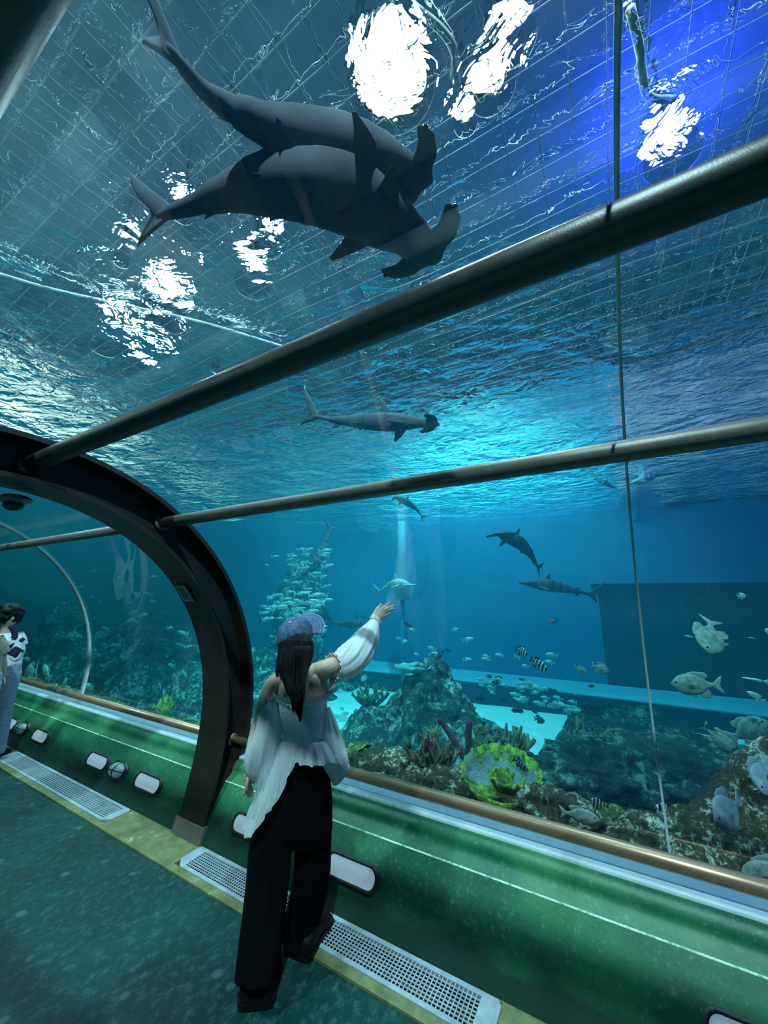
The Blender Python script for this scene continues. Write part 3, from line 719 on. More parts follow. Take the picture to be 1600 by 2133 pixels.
#==REEF==
# ================================================================== REEF
def rock_noise(p, s=1.0):
    q = p*s
    return noise.fractal(q, 0.9, 2.1, 6)+0.5*(1-abs(noise.noise(q*2.3+V((5, 1, 2)))*2))-0.25
def field(name, x0, x1, y0, y1, res, hf, mat, label, cat='rock', low=-0.9, amp=0.07, ns=2.5, kind=None):
    """rock mass as a displaced height field that closes down to the tank bed"""
    nx, ny = int((x1-x0)/res), int((y1-y0)/res)
    cx_, cy_ = (x0+x1)/2, (y0+y1)/2
    bm = bmesh.new(); G = []
    for i in range(nx+1):
        row = []
        for j in range(ny+1):
            x = x0+(x1-x0)*i/nx; y = y0+(y1-y0)*j/ny
            h = hf(x, y)
            e = amp*rock_noise(V((x, y, h*.6)), ns)
            if h > low+.05: h += e
            h = max(h, low)
            dx = amp*.8*noise.noise(V((x, y, h))*ns*1.7+V((9, 0, 0))); dy = amp*.8*noise.noise(V((x, y, h))*ns*1.7+V((0, 9, 0)))
            row.append(bm.verts.new((x+dx-cx_, y+dy-cy_, h)))
        G.append(row)
    for i in range(nx):
        for j in range(ny):
            q = (G[i][j], G[i+1][j], G[i+1][j+1], G[i][j+1])
            if all(v.co.z <= low+1e-4 for v in q): continue
            bm.faces.new(q)
    bmesh.ops.delete(bm, geom=[v for v in bm.verts if not v.link_faces], context='VERTS')
    o = build(name, bm, mat); o.location = (cx_, cy_, 0)
    tag(o, label, cat, kind=kind); return o

# near ridge along the outside of the glass: crest height along Y
CREST = [((20, 1400), 3.1), ((170, 1440), 3.1), ((250, 1466), 3.1), ((330, 1488), 3.1), ((400, 1500), 3.1), ((560, 1512), 3.1), ((700, 1535), 3.15), ((850, 1568), 3.2), ((960, 1598), 3.2), ((1060, 1625), 3.2),
         ((1150, 1660), 3.15), ((1200, 1700), 3.0), ((1240, 1722), 2.95), ((1290, 1702), 2.95), ((1340, 1690), 3.0), ((1400, 1692), 3.0), ((1450, 1672), 3.0), ((1490, 1630), 3.1), ((1540, 1570), 3.15), ((1600, 1525), 3.2)]
cr = sorted([(at(p[0], p[1], X=x).y, at(p[0], p[1], X=x).z, x) for p, x in CREST])
cyl = [c[0] for c in cr]; czl = [c[1] for c in cr]; cxl = [c[2] for c in cr]
def ridge(x, y):
    z = lerp_list(cyl, czl, y); xc = lerp_list(cyl, cxl, y)
    if y < cyl[0]: z += .25*min(1, (cyl[0]-y))
    base = 0.40+.04*noise.noise((y*1.5, 3, 0))
    if x < xc:
        t = max(0, (x-2.50)/(xc-2.50)); t = t*t*(3-2*t)
        return base+(z-base)*t
    t = (x-xc)
    return z-1.1*t*t*1.6-.35*t
field('reef_ridge', 2.50, 4.1, 2.0, 9.5, 0.045, ridge, 'reef_green', 'algae green reef ridge along the glass seen through and beyond the arch rib', 'rock', amp=.05, ns=4)
field('reef_ridge', 2.50, 4.1, 0.02, 2.0, 0.022, ridge, 'reef_near', 'olive brown reef ridge behind the handrail to the right of the woman', 'rock', amp=.05, ns=5)
field('reef_ridge', 2.50, 4.1, -3.2, 0.02, 0.022, ridge, 'reef_near', 'mottled brown reef rock rising behind the glass in the lower right corner', 'rock', amp=.055, ns=5)

# big mound
mc = at(895, 1450, X=5.9)
def mound(x, y):
    dx, dy = x-mc.x, (y-mc.y)
    r = math.hypot(dx*.9, dy)
    h = BED_Z-.3+1.02*math.exp(-(r/.62)**1.7)+.68*math.exp(-(r/1.5)**3)
    r2 = math.hypot(dx+.2, dy-.95); h = max(h, BED_Z-.3+.86*math.exp(-(r2/.62)**3))
    r3 = math.hypot(dx+.3, dy+.65); h = max(h, BED_Z-.3+.98*math.exp(-(r3/.5)**3))
    return h
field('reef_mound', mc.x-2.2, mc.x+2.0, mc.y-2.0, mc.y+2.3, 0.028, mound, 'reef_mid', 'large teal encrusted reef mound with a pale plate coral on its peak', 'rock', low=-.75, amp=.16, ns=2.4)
# terraces right of the middle
def terr(x, y):
    n1 = noise.fractal(V((x*.7, y*.7, 1)), .8, 2, 5)
    edge = min(1, max(0, (8.75-x)/.6))*min(1, max(0, (1.25-y)/.45))
    h = .10+.62*min(1, max(0, (x-4.9)/.35))*(.55+.5*math.sin(y*1.3+1))+.28*min(1, max(0, (x-6.0+.5*n1)/.15))
    h += .30*n1+.10*math.sin(x*7+y*3+4*n1)
    return -.9+edge*(.20+.47*max(0, h))
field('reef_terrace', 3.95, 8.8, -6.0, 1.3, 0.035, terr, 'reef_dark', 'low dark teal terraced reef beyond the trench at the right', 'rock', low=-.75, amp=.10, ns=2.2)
# distant reef at the left
def far1(x, y):
    n1 = noise.fractal(V((x*.4, y*.4, 4)), .8, 2, 4)
    e = min(1, max(0, (x-4.6)/.8))*min(1, max(0, (y-5.6)/1.5))
    return -.9+e*(1.05+.7*n1)
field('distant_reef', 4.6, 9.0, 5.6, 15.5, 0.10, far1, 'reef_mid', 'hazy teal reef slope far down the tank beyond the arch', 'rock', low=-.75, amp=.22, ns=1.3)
def pillar(name, px, py, X, r, top, label, seed):
    p = at(px, py, X=X)
    bm = bmesh.new(); rings = []
    for k in range(34):
        z = -.9+(top+.9)*k/33; rr = r*(1.15-.35*k/33+.2*noise.noise((k*.25, seed, 0)))*math.sqrt(max(.01, 1-(k/33)**5))
        ring = []
        for a in range(36):
            th = 2*PI*a/36; d = V((math.cos(th), math.sin(th), 0)); q = d*rr+V((0, 0, z))
            ring.append(q+d*(.22*rock_noise(q+V((seed*3, 0, 0)), 1.6)))
        rings.append(ring)
    ring_loft(bm, rings, True, True); o = build(name, bm, 'reef_mid'); o.location = (p.x, p.y, 0); tag(o, label, 'rock')
pillar('reef_pillar', 300, 1300, 6.0, .85, 1.25, 'hazy broad reef pillar in the distance through the arch', 1)
pillar('reef_pillar', 630, 1200, 8.2, .7, 2.7, 'hazy tall reef column rising behind the school of silver fish', 2)
pillar('reef_pillar', 130, 1300, 5.4, .7, 1.5, 'hazy reef column at the far left behind the acrylic joint', 3)

# turban coral bowl
bp_ = at(1045, 1648, X=3.05)
bowl = empty('turban_coral', bp_, (math.radians(6), math.radians(-12), 0)); tag(bowl, 'large yellow green bowl shaped coral with a ruffled rim on the near reef', 'coral')
bm = bmesh.new(); rings = []; N = 96
prof = [(.04, -.05), (.10, -.04), (.19, .0), (.245, .05), (.272, .10), (.285, .145)]
inner = [(.272, .147), (.25, .105), (.21, .065), (.14, .04), (.06, .03), (.01, .028)]
for k, (r, z) in enumerate(prof+inner):
    ring = []
    for a in range(N):
        th = 2*PI*a/N; ruf = (.005*math.sin(th*17+1)+.004*math.sin(th*29)+.012*noise.noise((th*3, 0, 2)))*min(1, max(0, z)/.15)
        rr = r*(1+.07*math.cos(2*th+.4))+ruf; ring.append(V((rr*math.cos(th), rr*math.sin(th), z+.6*ruf+.02*math.cos(th-1)*z/.2)))
    rings.append(ring)
ring_loft(bm, rings, True, True)
for f in bm.faces:
    c = f.calc_center_median(); rr = math.hypot(c.x, c.y)
    if rr < .235+.02*math.sin(c.y*60) and c.z > .025 and -1.1 < math.atan2(c.y, c.x) < 2.0 and c.z > .3*(rr-.05) and rr > .08: f.material_index = 1
build('bowl', bm, ['coral_y', 'coral_grey'], bowl)
bm = bmesh.new(); rings = []
for k in range(9):          # rolled inner frond
    t = k/8; ring = []
    for a in range(44):
        th = -.4+a/43*5.4; rr = (.05+.055*t)*(1+.22*a/43)+.01*math.sin(th*9)*t
        ring.append(V((-.04+rr*math.cos(th), -.04+rr*math.sin(th), .03+.13*t*(.72+.28*math.sin(th*.5))+.01*math.sin(th*13)*t)))
    rings.append(ring)
ring_loft(bm, rings, False); build('rolled_frond', bm, 'coral_y', bowl, mods=(('SOLIDIFY', {'thickness': .014}),))
# purple sponge
for k, (ps, lb) in enumerate([([(965, 1580), (958, 1562), (944, 1540), (930, 1518), (916, 1497)], 'leaning purple tube sponge on the near reef'),
                              ([(972, 1580), (975, 1560), (976, 1535), (977, 1500)], 'upright purple tube sponge beside the leaning one')]):
    P3 = [at(x, y, X=3.45+.02*k) for x, y in ps]; bm = bmesh.new(); pp = smooth_path([p-P3[0] for p in P3], 5)
    n = len(pp); tube(bm, pp+[pp[-1]*.985], [.022+.006*noise.noise((i*.6, k, 0))+.006*i/n for i in range(n)]+[.012], n=14)
    o = build('tube_sponge', bm, 'sponge'); o.location = P3[0]; tag(o, lb, 'sponge')
# brown branching coral
def branches(name, base, mat, label, n, L, r, seed, spread=1.0, cat='coral', sub=True):
    rnd = random.Random(seed); o = empty(name, base); tag(o, label, cat)
    for i in range(n):
        a = 2*PI*i/n+rnd.uniform(-.4, .4); el = rnd.uniform(.25, 1.1)/spread; p = V((0, 0, 0)); d = V((math.cos(a)*math.cos(el), math.sin(a)*math.cos(el), math.sin(el)))
        pts = [p]; l = L*rnd.uniform(.6, 1.1)
        for s in range(7):
            d = (d+V((rnd.uniform(-.35, .35), rnd.uniform(-.35, .35), rnd.uniform(-.15, .3)))).normalized(); p = p+d*l/7; pts.append(p)
        bm = bmesh.new(); pp = smooth_path(pts, 3); m = len(pp)
        tube(bm, pp, [r*(1.1-.6*j/m)*(1+.3*noise.noise((j, i, seed))) for j in range(m)], n=9)
        if sub:
            for s in (2, 4, 5):
                q = pts[s]; e = (d+V((rnd.uniform(-1, 1), rnd.uniform(-1, 1), rnd.uniform(0, .8)))).normalized()
                tube(bm, [q, q+e*l*.16, q+(e+V((0, 0, .3)))*l*.28], [r*.6, r*.5, r*.3], n=7)
        build('branch', bm, mat, o)
    return o
branches('branching_coral', at(915, 1600, X=3.2)-V((0, 0, .02)), 'branch', 'gnarled brown branching coral at the foot of the purple sponges', 11, .36, .022, 3)
branches('branching_coral', at(860, 1590, X=3.1)-V((0, 0, .03)), 'branch', 'low gnarled brown coral left of the purple sponges', 8, .25, .02, 8)
branches('finger_coral', at(1010, 1555, X=3.75)-V((0, 0, .12)), 'finger', 'stubby tan finger coral behind the purple sponges', 9, .3, .045, 5, .6, sub=False)
branches('finger_coral', at(1075, 1560, X=3.8)-V((0, 0, .15)), 'finger', 'mossy tan finger coral behind the green bowl coral', 12, .32, .035, 6, .8)
branches('soft_coral', at(340, 1490, X=3.5)-V((0, 0, .05)), 'weed', 'yellow green feathery coral seen through the arch', 12, .34, .014, 12, .6)
branches('soft_coral', at(765, 1462, X=6.0)-V((0, 0, .1)), 'finger', 'green staghorn coral on the left shoulder of the mound', 12, .5, .035, 14, 1.2)
branches('staghorn_coral', at(1225, 1535, X=5.6)-V((0, 0, .25)), 'finger', 'pale staghorn coral on the terrace edge at the right', 10, .5, .03, 15, .8)
# plate coral on the peak
pc_ = at(862, 1393, X=5.7); bm = bmesh.new(); rings = []
for r, z in [(.02, -.06), (.1, -.05), (.2, .0), (.24, .045), (.225, .05), (.12, .0), (.01, -.02)]:
    rings.append([V((r*(1+.1*math.sin(3*th+1)+.02*math.sin(th*23))*math.cos(th), r*(1+.1*math.sin(3*th+1))*math.sin(th)*1.2, z+.01*math.sin(7*th)*r/.2)) for th in [2*PI*a/60 for a in range(60)]])
ring_loft(bm, rings, True, True); o = build('plate_coral', bm, 'plate'); o.location = pc_; tag(o, 'pale dish shaped plate coral on the peak of the mound', 'coral')
# boulders in the trench at right
def boulder(px, py, X, r, mat, label, seed, sc_=(1, 1, .7)):
    p = at(px, py, X=X); bm = bmesh.new(); bmesh.ops.create_icosphere(bm, subdivisions=5, radius=1)
    for v in bm.verts:
        q = v.co.copy(); v.co = V((q.x*sc_[0], q.y*sc_[1], q.z*sc_[2]))*r*(1+.30*rock_noise(q*1.2+V((seed, seed, 0)), 1.5))
    o = build('boulder', bm, mat); o.location = p; tag(o, label, 'rock')
boulder(1285, 1745, 3.15, .22, 'reef_green', 'rounded boulder with pale algae behind the handrail', 2)
boulder(1150, 1700, 2.9, .22, 'reef_near', 'flat rough boulder below the green bowl coral', 5, (1, 1.2, .6))
boulder(1380, 1610, 5.2, .6, 'reef_dark', 'dark teal boulder deep in the trench at the right', 6, (1, 1.6, .5))
boulder(1235, 1620, 4.6, .45, 'reef_dark', 'dark teal boulder behind the green bowl coral', 9, (1, 1.2, .6))
#==ANIMALS==
# ================================================================== SHARKS
def shark(spine, label, L=None, up=V((0, 0, 1)), mat='shark', pec=1.0, ham=1.0, fat=1.0):
    """hammerhead along a spine of points tail -> snout; head is the last point"""
    P = smooth_path(spine, 8); n = len(P)
    ds = [0.0]
    for a, b in zip(P, P[1:]): ds.append(ds[-1]+(b-a).length)
    T = ds[-1]
    c = sum(P, V((0, 0, 0)))/n
    root = empty('hammerhead_shark', c); tag(root, label, 'shark', 'hammerhead sharks')
    Q = [p-c for p in P]
    def fr(s):
        i = min(range(n), key=lambda k: abs(ds[k]-s*T))
        t = (Q[min(i+1, n-1)]-Q[max(i-1, 0)]).normalized(); sd = t.cross(up).normalized(); u = sd.cross(t).normalized()
        return Q[i], t, sd, u
    S = [0, .06, .15, .25, .38, .5, .62, .72, .8, .88, .94, .975, 1.0]
    W = [.008, .014, .020, .032, .052, .066, .074, .072, .062, .050, .042, .030, .012]
    H = [.010, .017, .024, .038, .062, .080, .088, .082, .068, .048, .034, .022, .010]
    bm = bmesh.new(); rings = []
    for k in range(41):
        s = k/40; p, t, sd, u = fr(s); a = lerp_list(S, W, s)*T*fat; b = lerp_list(S, H, s)*T*fat
        rings.append([p+sd*(a*math.cos(2*PI*j/20))+u*(b*math.sin(2*PI*j/20)+(.15*b)) for j in range(20)])
    ring_loft(bm, rings, True, True); build('body', bm, mat, root)
    def fin(name, s, side, outline, thick=.010, drop=0):
        """outline (forward, out) in body lengths"""
        p, t, sd, u = fr(s); bm = bmesh.new(); out = {'u': u, 'd': -u, 'r': (sd-u*drop).normalized(), 'l': (-sd-u*drop).normalized()}[side]
        nrm = t.cross(out).normalized(); m = len(outline)
        pl = [p+t*(x*T)+out*(y*T) for x, y in outline]; cen = sum(pl, V((0, 0, 0)))/m
        th = thick*T
        inner = [cen+(q-cen)*.82 for q in pl]
        bot = [bm.verts.new(q-nrm*th*(.25 if y > .06 else .55)) for q, (x, y) in zip(inner, outline)]
        edg = [bm.verts.new(q) for q in pl]
        top = [bm.verts.new(q+nrm*th*(.25 if y > .06 else .55)) for q, (x, y) in zip(inner, outline)]
        for i in range(m):
            j = (i+1) % m
            bm.faces.new((bot[i], bot[j], edg[j], edg[i])); bm.faces.new((edg[i], edg[j], top[j], top[i]))
        bm.faces.new(bot[::-1]); bm.faces.new(top)
        build(name, bm, mat, root)
    fin('dorsal_fin', .62, 'u', [(.075, .055), (.045, .10), (.005, .155), (-.03, .195), (-.045, .19), (-.035, .14), (-.04, .10), (-.06, .065), (-.03, .05)])
    for sd_ in ('r', 'l'):
        fin('pectoral_fin', .74, sd_, [(.05, .04), (.03, .09), (-.01, .15*pec), (-.06, .205*pec), (-.075, .20*pec), (-.06, .14*pec), (-.055, .09), (-.06, .04)], drop=.35)
        fin('pelvic_fin', .42, sd_, [(.03, .03), (.0, .065), (-.035, .085), (-.035, .05), (-.04, .025)], drop=.5)
    fin('second_dorsal_fin', .24, 'u', [(.03, .025), (.0, .06), (-.05, .065), (-.04, .035), (-.03, .02)])
    fin('anal_fin', .24, 'd', [(.03, .02), (.0, .055), (-.05, .07), (-.035, .035), (-.03, .015)])
    fin('tail_fin', .03, 'u', [(.06, .0), (.02, .03), (-.06, .11), (-.16, .21), (-.19, .24), (-.17, .18), (-.13, .11), (-.07, .04), (-.05, .0), (-.075, -.05), (-.10, -.10), (-.04, -.055), (.02, -.02)], thick=.008)
    # hammer: wide flattened head
    p, t, sd, u = fr(.985); bm = bmesh.new(); rings = []
    for k in range(33):
        q = -1+2*k/32; w_ = .155*T*ham*q; e = abs(q)
        chord = .040*T*(1.15-.25*e**2)*(1 if e < .97 else .6); sweep = -.055*T*e**2*ham+.012*T*math.cos(q*9)*(1-e)
        hgt = .014*T*(1.2-.6*e)*(1 if e < .97 else .5)
        cc = p+sd*w_+t*(sweep+.0)+u*(-.0*T)
        rings.append([cc+t*(chord*math.cos(a))+u*(hgt*math.sin(a)) for a in [2*PI*j/14 for j in range(14)]])
    ring_loft(bm, rings, True, True); build('hammer_head', bm, mat, root)
    for s_ in (-1, 1):
        bm = bmesh.new(); ball(bm, p+sd*(.156*T*ham*s_)-t*(.055*T*ham), .010*T, 10, 8); build('eye', bm, 'eye', root)
    return root
def plane_pts(pts, **k): return [at(x, y, **k) for x, y in pts]
shark(plane_pts([(345, 95), (430, 195), (545, 262), (640, 297), (730, 322), (805, 342), (885, 374)], Z=3.05), 'upper of the two big dark hammerhead sharks gliding right overhead', ham=1.1, pec=.95, fat=1.38)
shark(plane_pts([(330, 452), (395, 432), (480, 405), (570, 392), (660, 395), (740, 420), (825, 475), (902, 535)], Z=2.95), 'lower big hammerhead shark overhead, overlapping the upper one', ham=1.1, pec=.95, fat=1.38)
shark(plane_pts([], X=3.3)+[at(x, y, X=2.45+.35*k/5) for k, (x, y) in enumerate([(650, 866), (700, 876), (760, 880), (820, 882), (870, 882), (905, 884)])], 'purple grey hammerhead shark seen side on between the two overhead pipes', fat=.85)
def sh(pts, X0, X1, label, **k):
    n = len(pts); shark([at(x, y, X=X0+(X1-X0)*i/(n-1)) for i, (x, y) in enumerate(pts)], label, **k)
sh([(1122, 1186), (1108, 1160), (1085, 1135), (1058, 1120), (1035, 1112)], 6.2, 5.2, 'hammerhead shark turning left in the blue water right of the hand', ham=1.3)
sh([(880, 1078), (868, 1062), (852, 1050), (836, 1042), (822, 1036)], 6.4, 5.8, 'small dark hammerhead shark just under the lower overhead pipe')
sh([(1235, 1240), (1200, 1232), (1160, 1224), (1120, 1218), (1085, 1214)], 8.0, 7.4, 'faint hammerhead shark low in front of the dark recess')
sh([(788, 1233), (802, 1226), (818, 1219), (836, 1216), (855, 1218)], 7.0, 6.6, 'pale hammerhead shark right above the raised hand', mat='shark_pale')
sh([(1232, 990), (1246, 1000), (1262, 1008), (1280, 1016)], 7.0, 6.8, 'faint shark near the surface left of the acrylic joint')
sh([(1390, 985), (1365, 992), (1340, 1000), (1312, 1008)], 7.5, 7.2, 'faint shark near the surface right of the acrylic joint', mat='shark_pale')
sh([(690, 1100), (678, 1130), (668, 1160), (650, 1185), (630, 1200)], 6.8, 6.4, 'hazy shark gliding down before the distant reef column')
sh([(690, 1297), (712, 1300), (735, 1302), (758, 1304), (780, 1306)], 6.8, 6.6, 'dark shark half hidden behind the raised sleeve')

# ================================================================== FISH
def fish_meshes(kind):
    """unit length fish along +X (head), as named part meshes"""
    K = {'drum': (.24, .085, 'fishgrey', 'finpale'), 'bat': (.33, .07, 'fishlilac', 'finlilac'), 'sergeant': (.24, .07, 'sergeant', 'fishdark'),
         'dusky': (.24, .07, 'sergeant_dim', 'fishdark'), 'sliver': (.10, .05, 'fishsilver', 'fishsilver'), 'oval': (.19, .07, 'fishsilver', 'fishsilver'), 'dark': (.2, .07, 'fishdark', 'fishdark')}
    H, Wd, bmat, fmat = K[kind]; parts = {}
    S = [0, .08, .2, .35, .5, .65, .8, .92, 1]; hp = [.16, .22, .55, .88, 1.0, .98, .78, .42, .06]
    bm = bmesh.new(); rings = []; ns = 22 if kind not in ('sliver', 'oval', 'dark') else 10; nr = 16 if ns > 10 else 8
    for k in range(ns+1):
        s = k/ns; x = -.32+.82*s; h = H*lerp_list(S, hp, s); wd = Wd*lerp_list(S, [.12, .2, .5, .85, 1, 1, .85, .55, .1], s)
        rings.append([V((x, wd*math.cos(a), h*math.sin(a)+.02*H*(1-s))) for a in [2*PI*j/nr for j in range(nr)]])
    ring_loft(bm, rings, True, True); parts['body'] = (bm, bmat)
    def flat(pts, y0=0, ang=0, th=.006):
        bm = bmesh.new(); m = len(pts); c = (sum(p[0] for p in pts)/m, sum(p[1] for p in pts)/m)
        L = []
        for off, sc_ in ((-th, .8), (0, 1), (th, .8)):
            L.append([V((c[0]+(x-c[0])*sc_, y0+off+(z-0)*math.sin(ang) if ang else y0+off, c[1]+(z-c[1])*sc_)) for x, z in pts])
        ring_loft(bm, L, True, True); return bm
    parts['tail_fin'] = (flat([(-.27, .045), (-.33, .06), (-.42, .16), (-.5, .21), (-.47, .10), (-.43, .0), (-.47, -.10), (-.5, -.21), (-.42, -.16), (-.33, -.06), (-.27, -.045)]), fmat)
    h = H
    parts['dorsal_fin'] = (flat([(.22, h*.80), (.12, h*1.12), (.0, h*1.22), (-.10, h*1.16), (-.20, h*1.15), (-.26, h*.80), (-.20, h*.42), (0, h*.7)]), fmat)
    parts['anal_fin'] = (flat([(-.02, -h*.8), (-.08, -h*1.15), (-.18, -h*1.18), (-.26, -h*.80), (-.2, -h*.4)]), fmat)
    if ns > 10:
        for s in (-1, 1):
            bm = flat([(.20, -.02), (.10, .02), (.03, -.01), (.05, -.06), (.14, -.08)], 0)
            for v in bm.verts: v.co.y = s*(Wd*.95+.05*(.2-v.co.x)*2+abs(v.co.y)*.2)
            parts['pectoral_fin'+('' if s < 0 else '.001')] = (bm, fmat)
            bm = bmesh.new(); ball(bm, (.385, s*Wd*.62, H*.22), .022, 10, 8); parts['eye'+('' if s < 0 else '.001')] = (bm, 'eye')
            bm = flat([(.16, -h*.8), (.10, -h*1.1), (.05, -h*1.16), (.06, -h*.8)], s*.02); parts['pelvic_fin'+('' if s < 0 else '.001')] = (bm, fmat)
    out = []
    if ns > 10:
        for nme, (bm, mt) in parts.items():
            me = bpy.data.meshes.new(nme.split('.')[0]); bmesh.ops.recalc_face_normals(bm, faces=bm.faces); bm.to_mesh(me); bm.free(); me.materials.append(M[mt])
            me.polygons.foreach_set('use_smooth', [True]*len(me.polygons)); out.append((nme.split('.')[0], me))
    else:
        al = bmesh.new()
        for nme, (bm, mt) in parts.items():
            me = bpy.data.meshes.new('tmp'); bm.to_mesh(me); bm.free(); al.from_mesh(me); bpy.data.meshes.remove(me)
        me = bpy.data.meshes.new('fish'); bmesh.ops.recalc_face_normals(al, faces=al.faces); al.to_mesh(me); al.free(); me.materials.append(M[bmat])
        me.polygons.foreach_set('use_smooth', [True]*len(me.polygons)); out.append(('fish', me))
    return out
FM = {}
def orient(mid, dirx, L, up=V((0, 0, 1))):
    x = dirx.normalized(); y = up.cross(x).normalized(); z = x.cross(y)
    return Matrix.Translation(mid) @ Matrix((x, y, z)).transposed().to_4x4() @ Matrix.Scale(L, 4)
def fish(kind, head, tail, Xh, Xt, label, group=None, up=V((0, 0, 1)), tall=1.0, name='fish', cat='fish'):
    if kind not in FM: FM[kind] = fish_meshes(kind)
    h = at(head[0], head[1], X=Xh); t = at(tail[0], tail[1], X=Xt); m = orient((h+t)/2, h-t, (h-t).length, up) @ Matrix.Diagonal((1, 1, tall, 1))
    parts = FM[kind]
    if len(parts) == 1: o = link(name, parts[0][1])
    else:
        o = empty(name)
        for nme, me in parts: link(nme, me, o)
    o.matrix_world = m; tag(o, label, cat, group); return o
UPP = V((0, 0, 1))
fish('drum', (1397, 1425), (1508, 1428), 3.6, 3.6, 'silvery green oval fish swimming left above the dark trench')
fish('drum', (1478, 1362), (1482, 1288), 3.7, 3.9, 'pale oval fish pointing straight down before the dark recess', up=V((-.3, .9, .2)), tall=1.25)
fish('drum', (1535, 1568), (1462, 1510), 3.9, 3.9, 'grey fish diving right above the right hand rock', tall=.9)
fish('drum', (1600, 1502), (1518, 1540), 4.2, 4.2, 'grey green fish swimming right at the picture edge above the rock', tall=1.1)
fish('bat', (1492, 1718), (1546, 1665), 2.75, 2.95, 'lilac grey fish with a dark eye facing the glass before the brown rock', up=V((.1, .3, 1)), tall=1.0)
fish('bat', (1592, 1655), (1598, 1570), 2.8, 2.95, 'lilac grey fish cut by the right edge of the photo', up=V((-.2, .9, .3)), tall=.9)
fish('drum', (1545, 1832), (1660, 1805), 2.66, 2.66, 'dark grey fish back just above the handrail at the right edge')
fish('sergeant', (1228, 1668), (1270, 1680), 3.1, 3.15, 'black and silver banded fish in the gap behind the boulder', 'banded fish')
fish('sergeant', (1362, 1686), (1412, 1694), 3.0, 3.1, 'banded fish beside the foot of the acrylic joint', 'banded fish', tall=1.1)
fish('sergeant', (1140, 1396), (1103, 1370), 4.6, 4.7, 'lower of the two banded fish above the ledge', 'banded fish')
fish('sergeant', (1098, 1364), (1073, 1350), 4.8, 4.9, 'upper of the two banded fish above the ledge', 'banded fish', tall=1.2)
fish('sergeant', (905, 1376), (924, 1356), 4.4, 4.5, 'banded fish beside the plate coral on the mound', 'banded fish', up=V((0, -.4, 1)))
fish('sergeant', (1143, 1296), (1163, 1292), 5.4, 5.4, 'tiny banded fish high in the blue water', 'banded fish')
fish('dusky', (1100, 1606), (1068, 1578), 3.15, 3.2, 'dusky banded fish resting inside the green bowl coral', 'banded fish', tall=.95)
fish('dusky', (1135, 1502), (1112, 1496), 5.5, 5.6, 'small dusky banded fish over the bright sand', 'banded fish')
fish('drum', (1270, 1400), (1232, 1385), 5.6, 5.6, 'faint pale fish near the acrylic joint above the ledge', tall=1.2)
fish('drum', (1225, 1400), (1196, 1390), 5.8, 5.8, 'small faint pale fish left of the pair above the ledge')
fish('oval', (1554, 1240), (1536, 1243), 4.0, 4.0, 'small round pale fish high at the right before the recess', tall=2.2)
fish('oval', (1594, 1310), (1612, 1322), 4.0, 4.0, 'small round pale fish cut by the right picture edge', tall=2.0)
fish('sliver', (1545, 1411), (1602, 1421), 3.4, 3.4, 'thin pale needle shaped fish at the right edge', tall=.6)
fish('oval', (1556, 1440), (1594, 1462), 4.0, 4.0, 'small dim fish below the thin needle shaped fish')
fish('oval', (1425, 1324), (1445, 1327), 4.4, 4.4, 'tiny glinting fish left of the downward pointing fish', tall=.5)
fish('oval', (1558, 1328), (1574, 1330), 4.4, 4.4, 'tiny glinting fish right of the downward pointing fish', tall=.5)
fish('drum', (1250, 1708), (1165, 1690), 2.62, 2.62, 'blue grey fish hovering just above the handrail', tall=.8)
fish('dark', (990, 1455), (1012, 1452), 5.2, 5.2, 'dark fish at the right flank of the mound', tall=1.2)
fish('dark', (1065, 1480), (1090, 1478), 6.0, 6.0, 'dark fish over the sand beside the mound')
fish('dark', (755, 1443), (766, 1441), 6.2, 6.2, 'dark small fish above the sand left of the mound', tall=1.6)
fish('dark', (860, 1305), (840, 1296), 6.2, 6.2, 'small dark fish right of the raised hand')
fish('dark', (940, 1358), (928, 1352), 5.5, 5.5, 'small dark fish above the peak of the mound')
fish('oval', (752, 1418), (764, 1408), 5.0, 5.0, 'small yellow pale fish left of the mound peak', tall=1.5)
fish('oval', (745, 1388), (735, 1384), 5.0, 5.0, 'small pale fish under the raised sleeve')
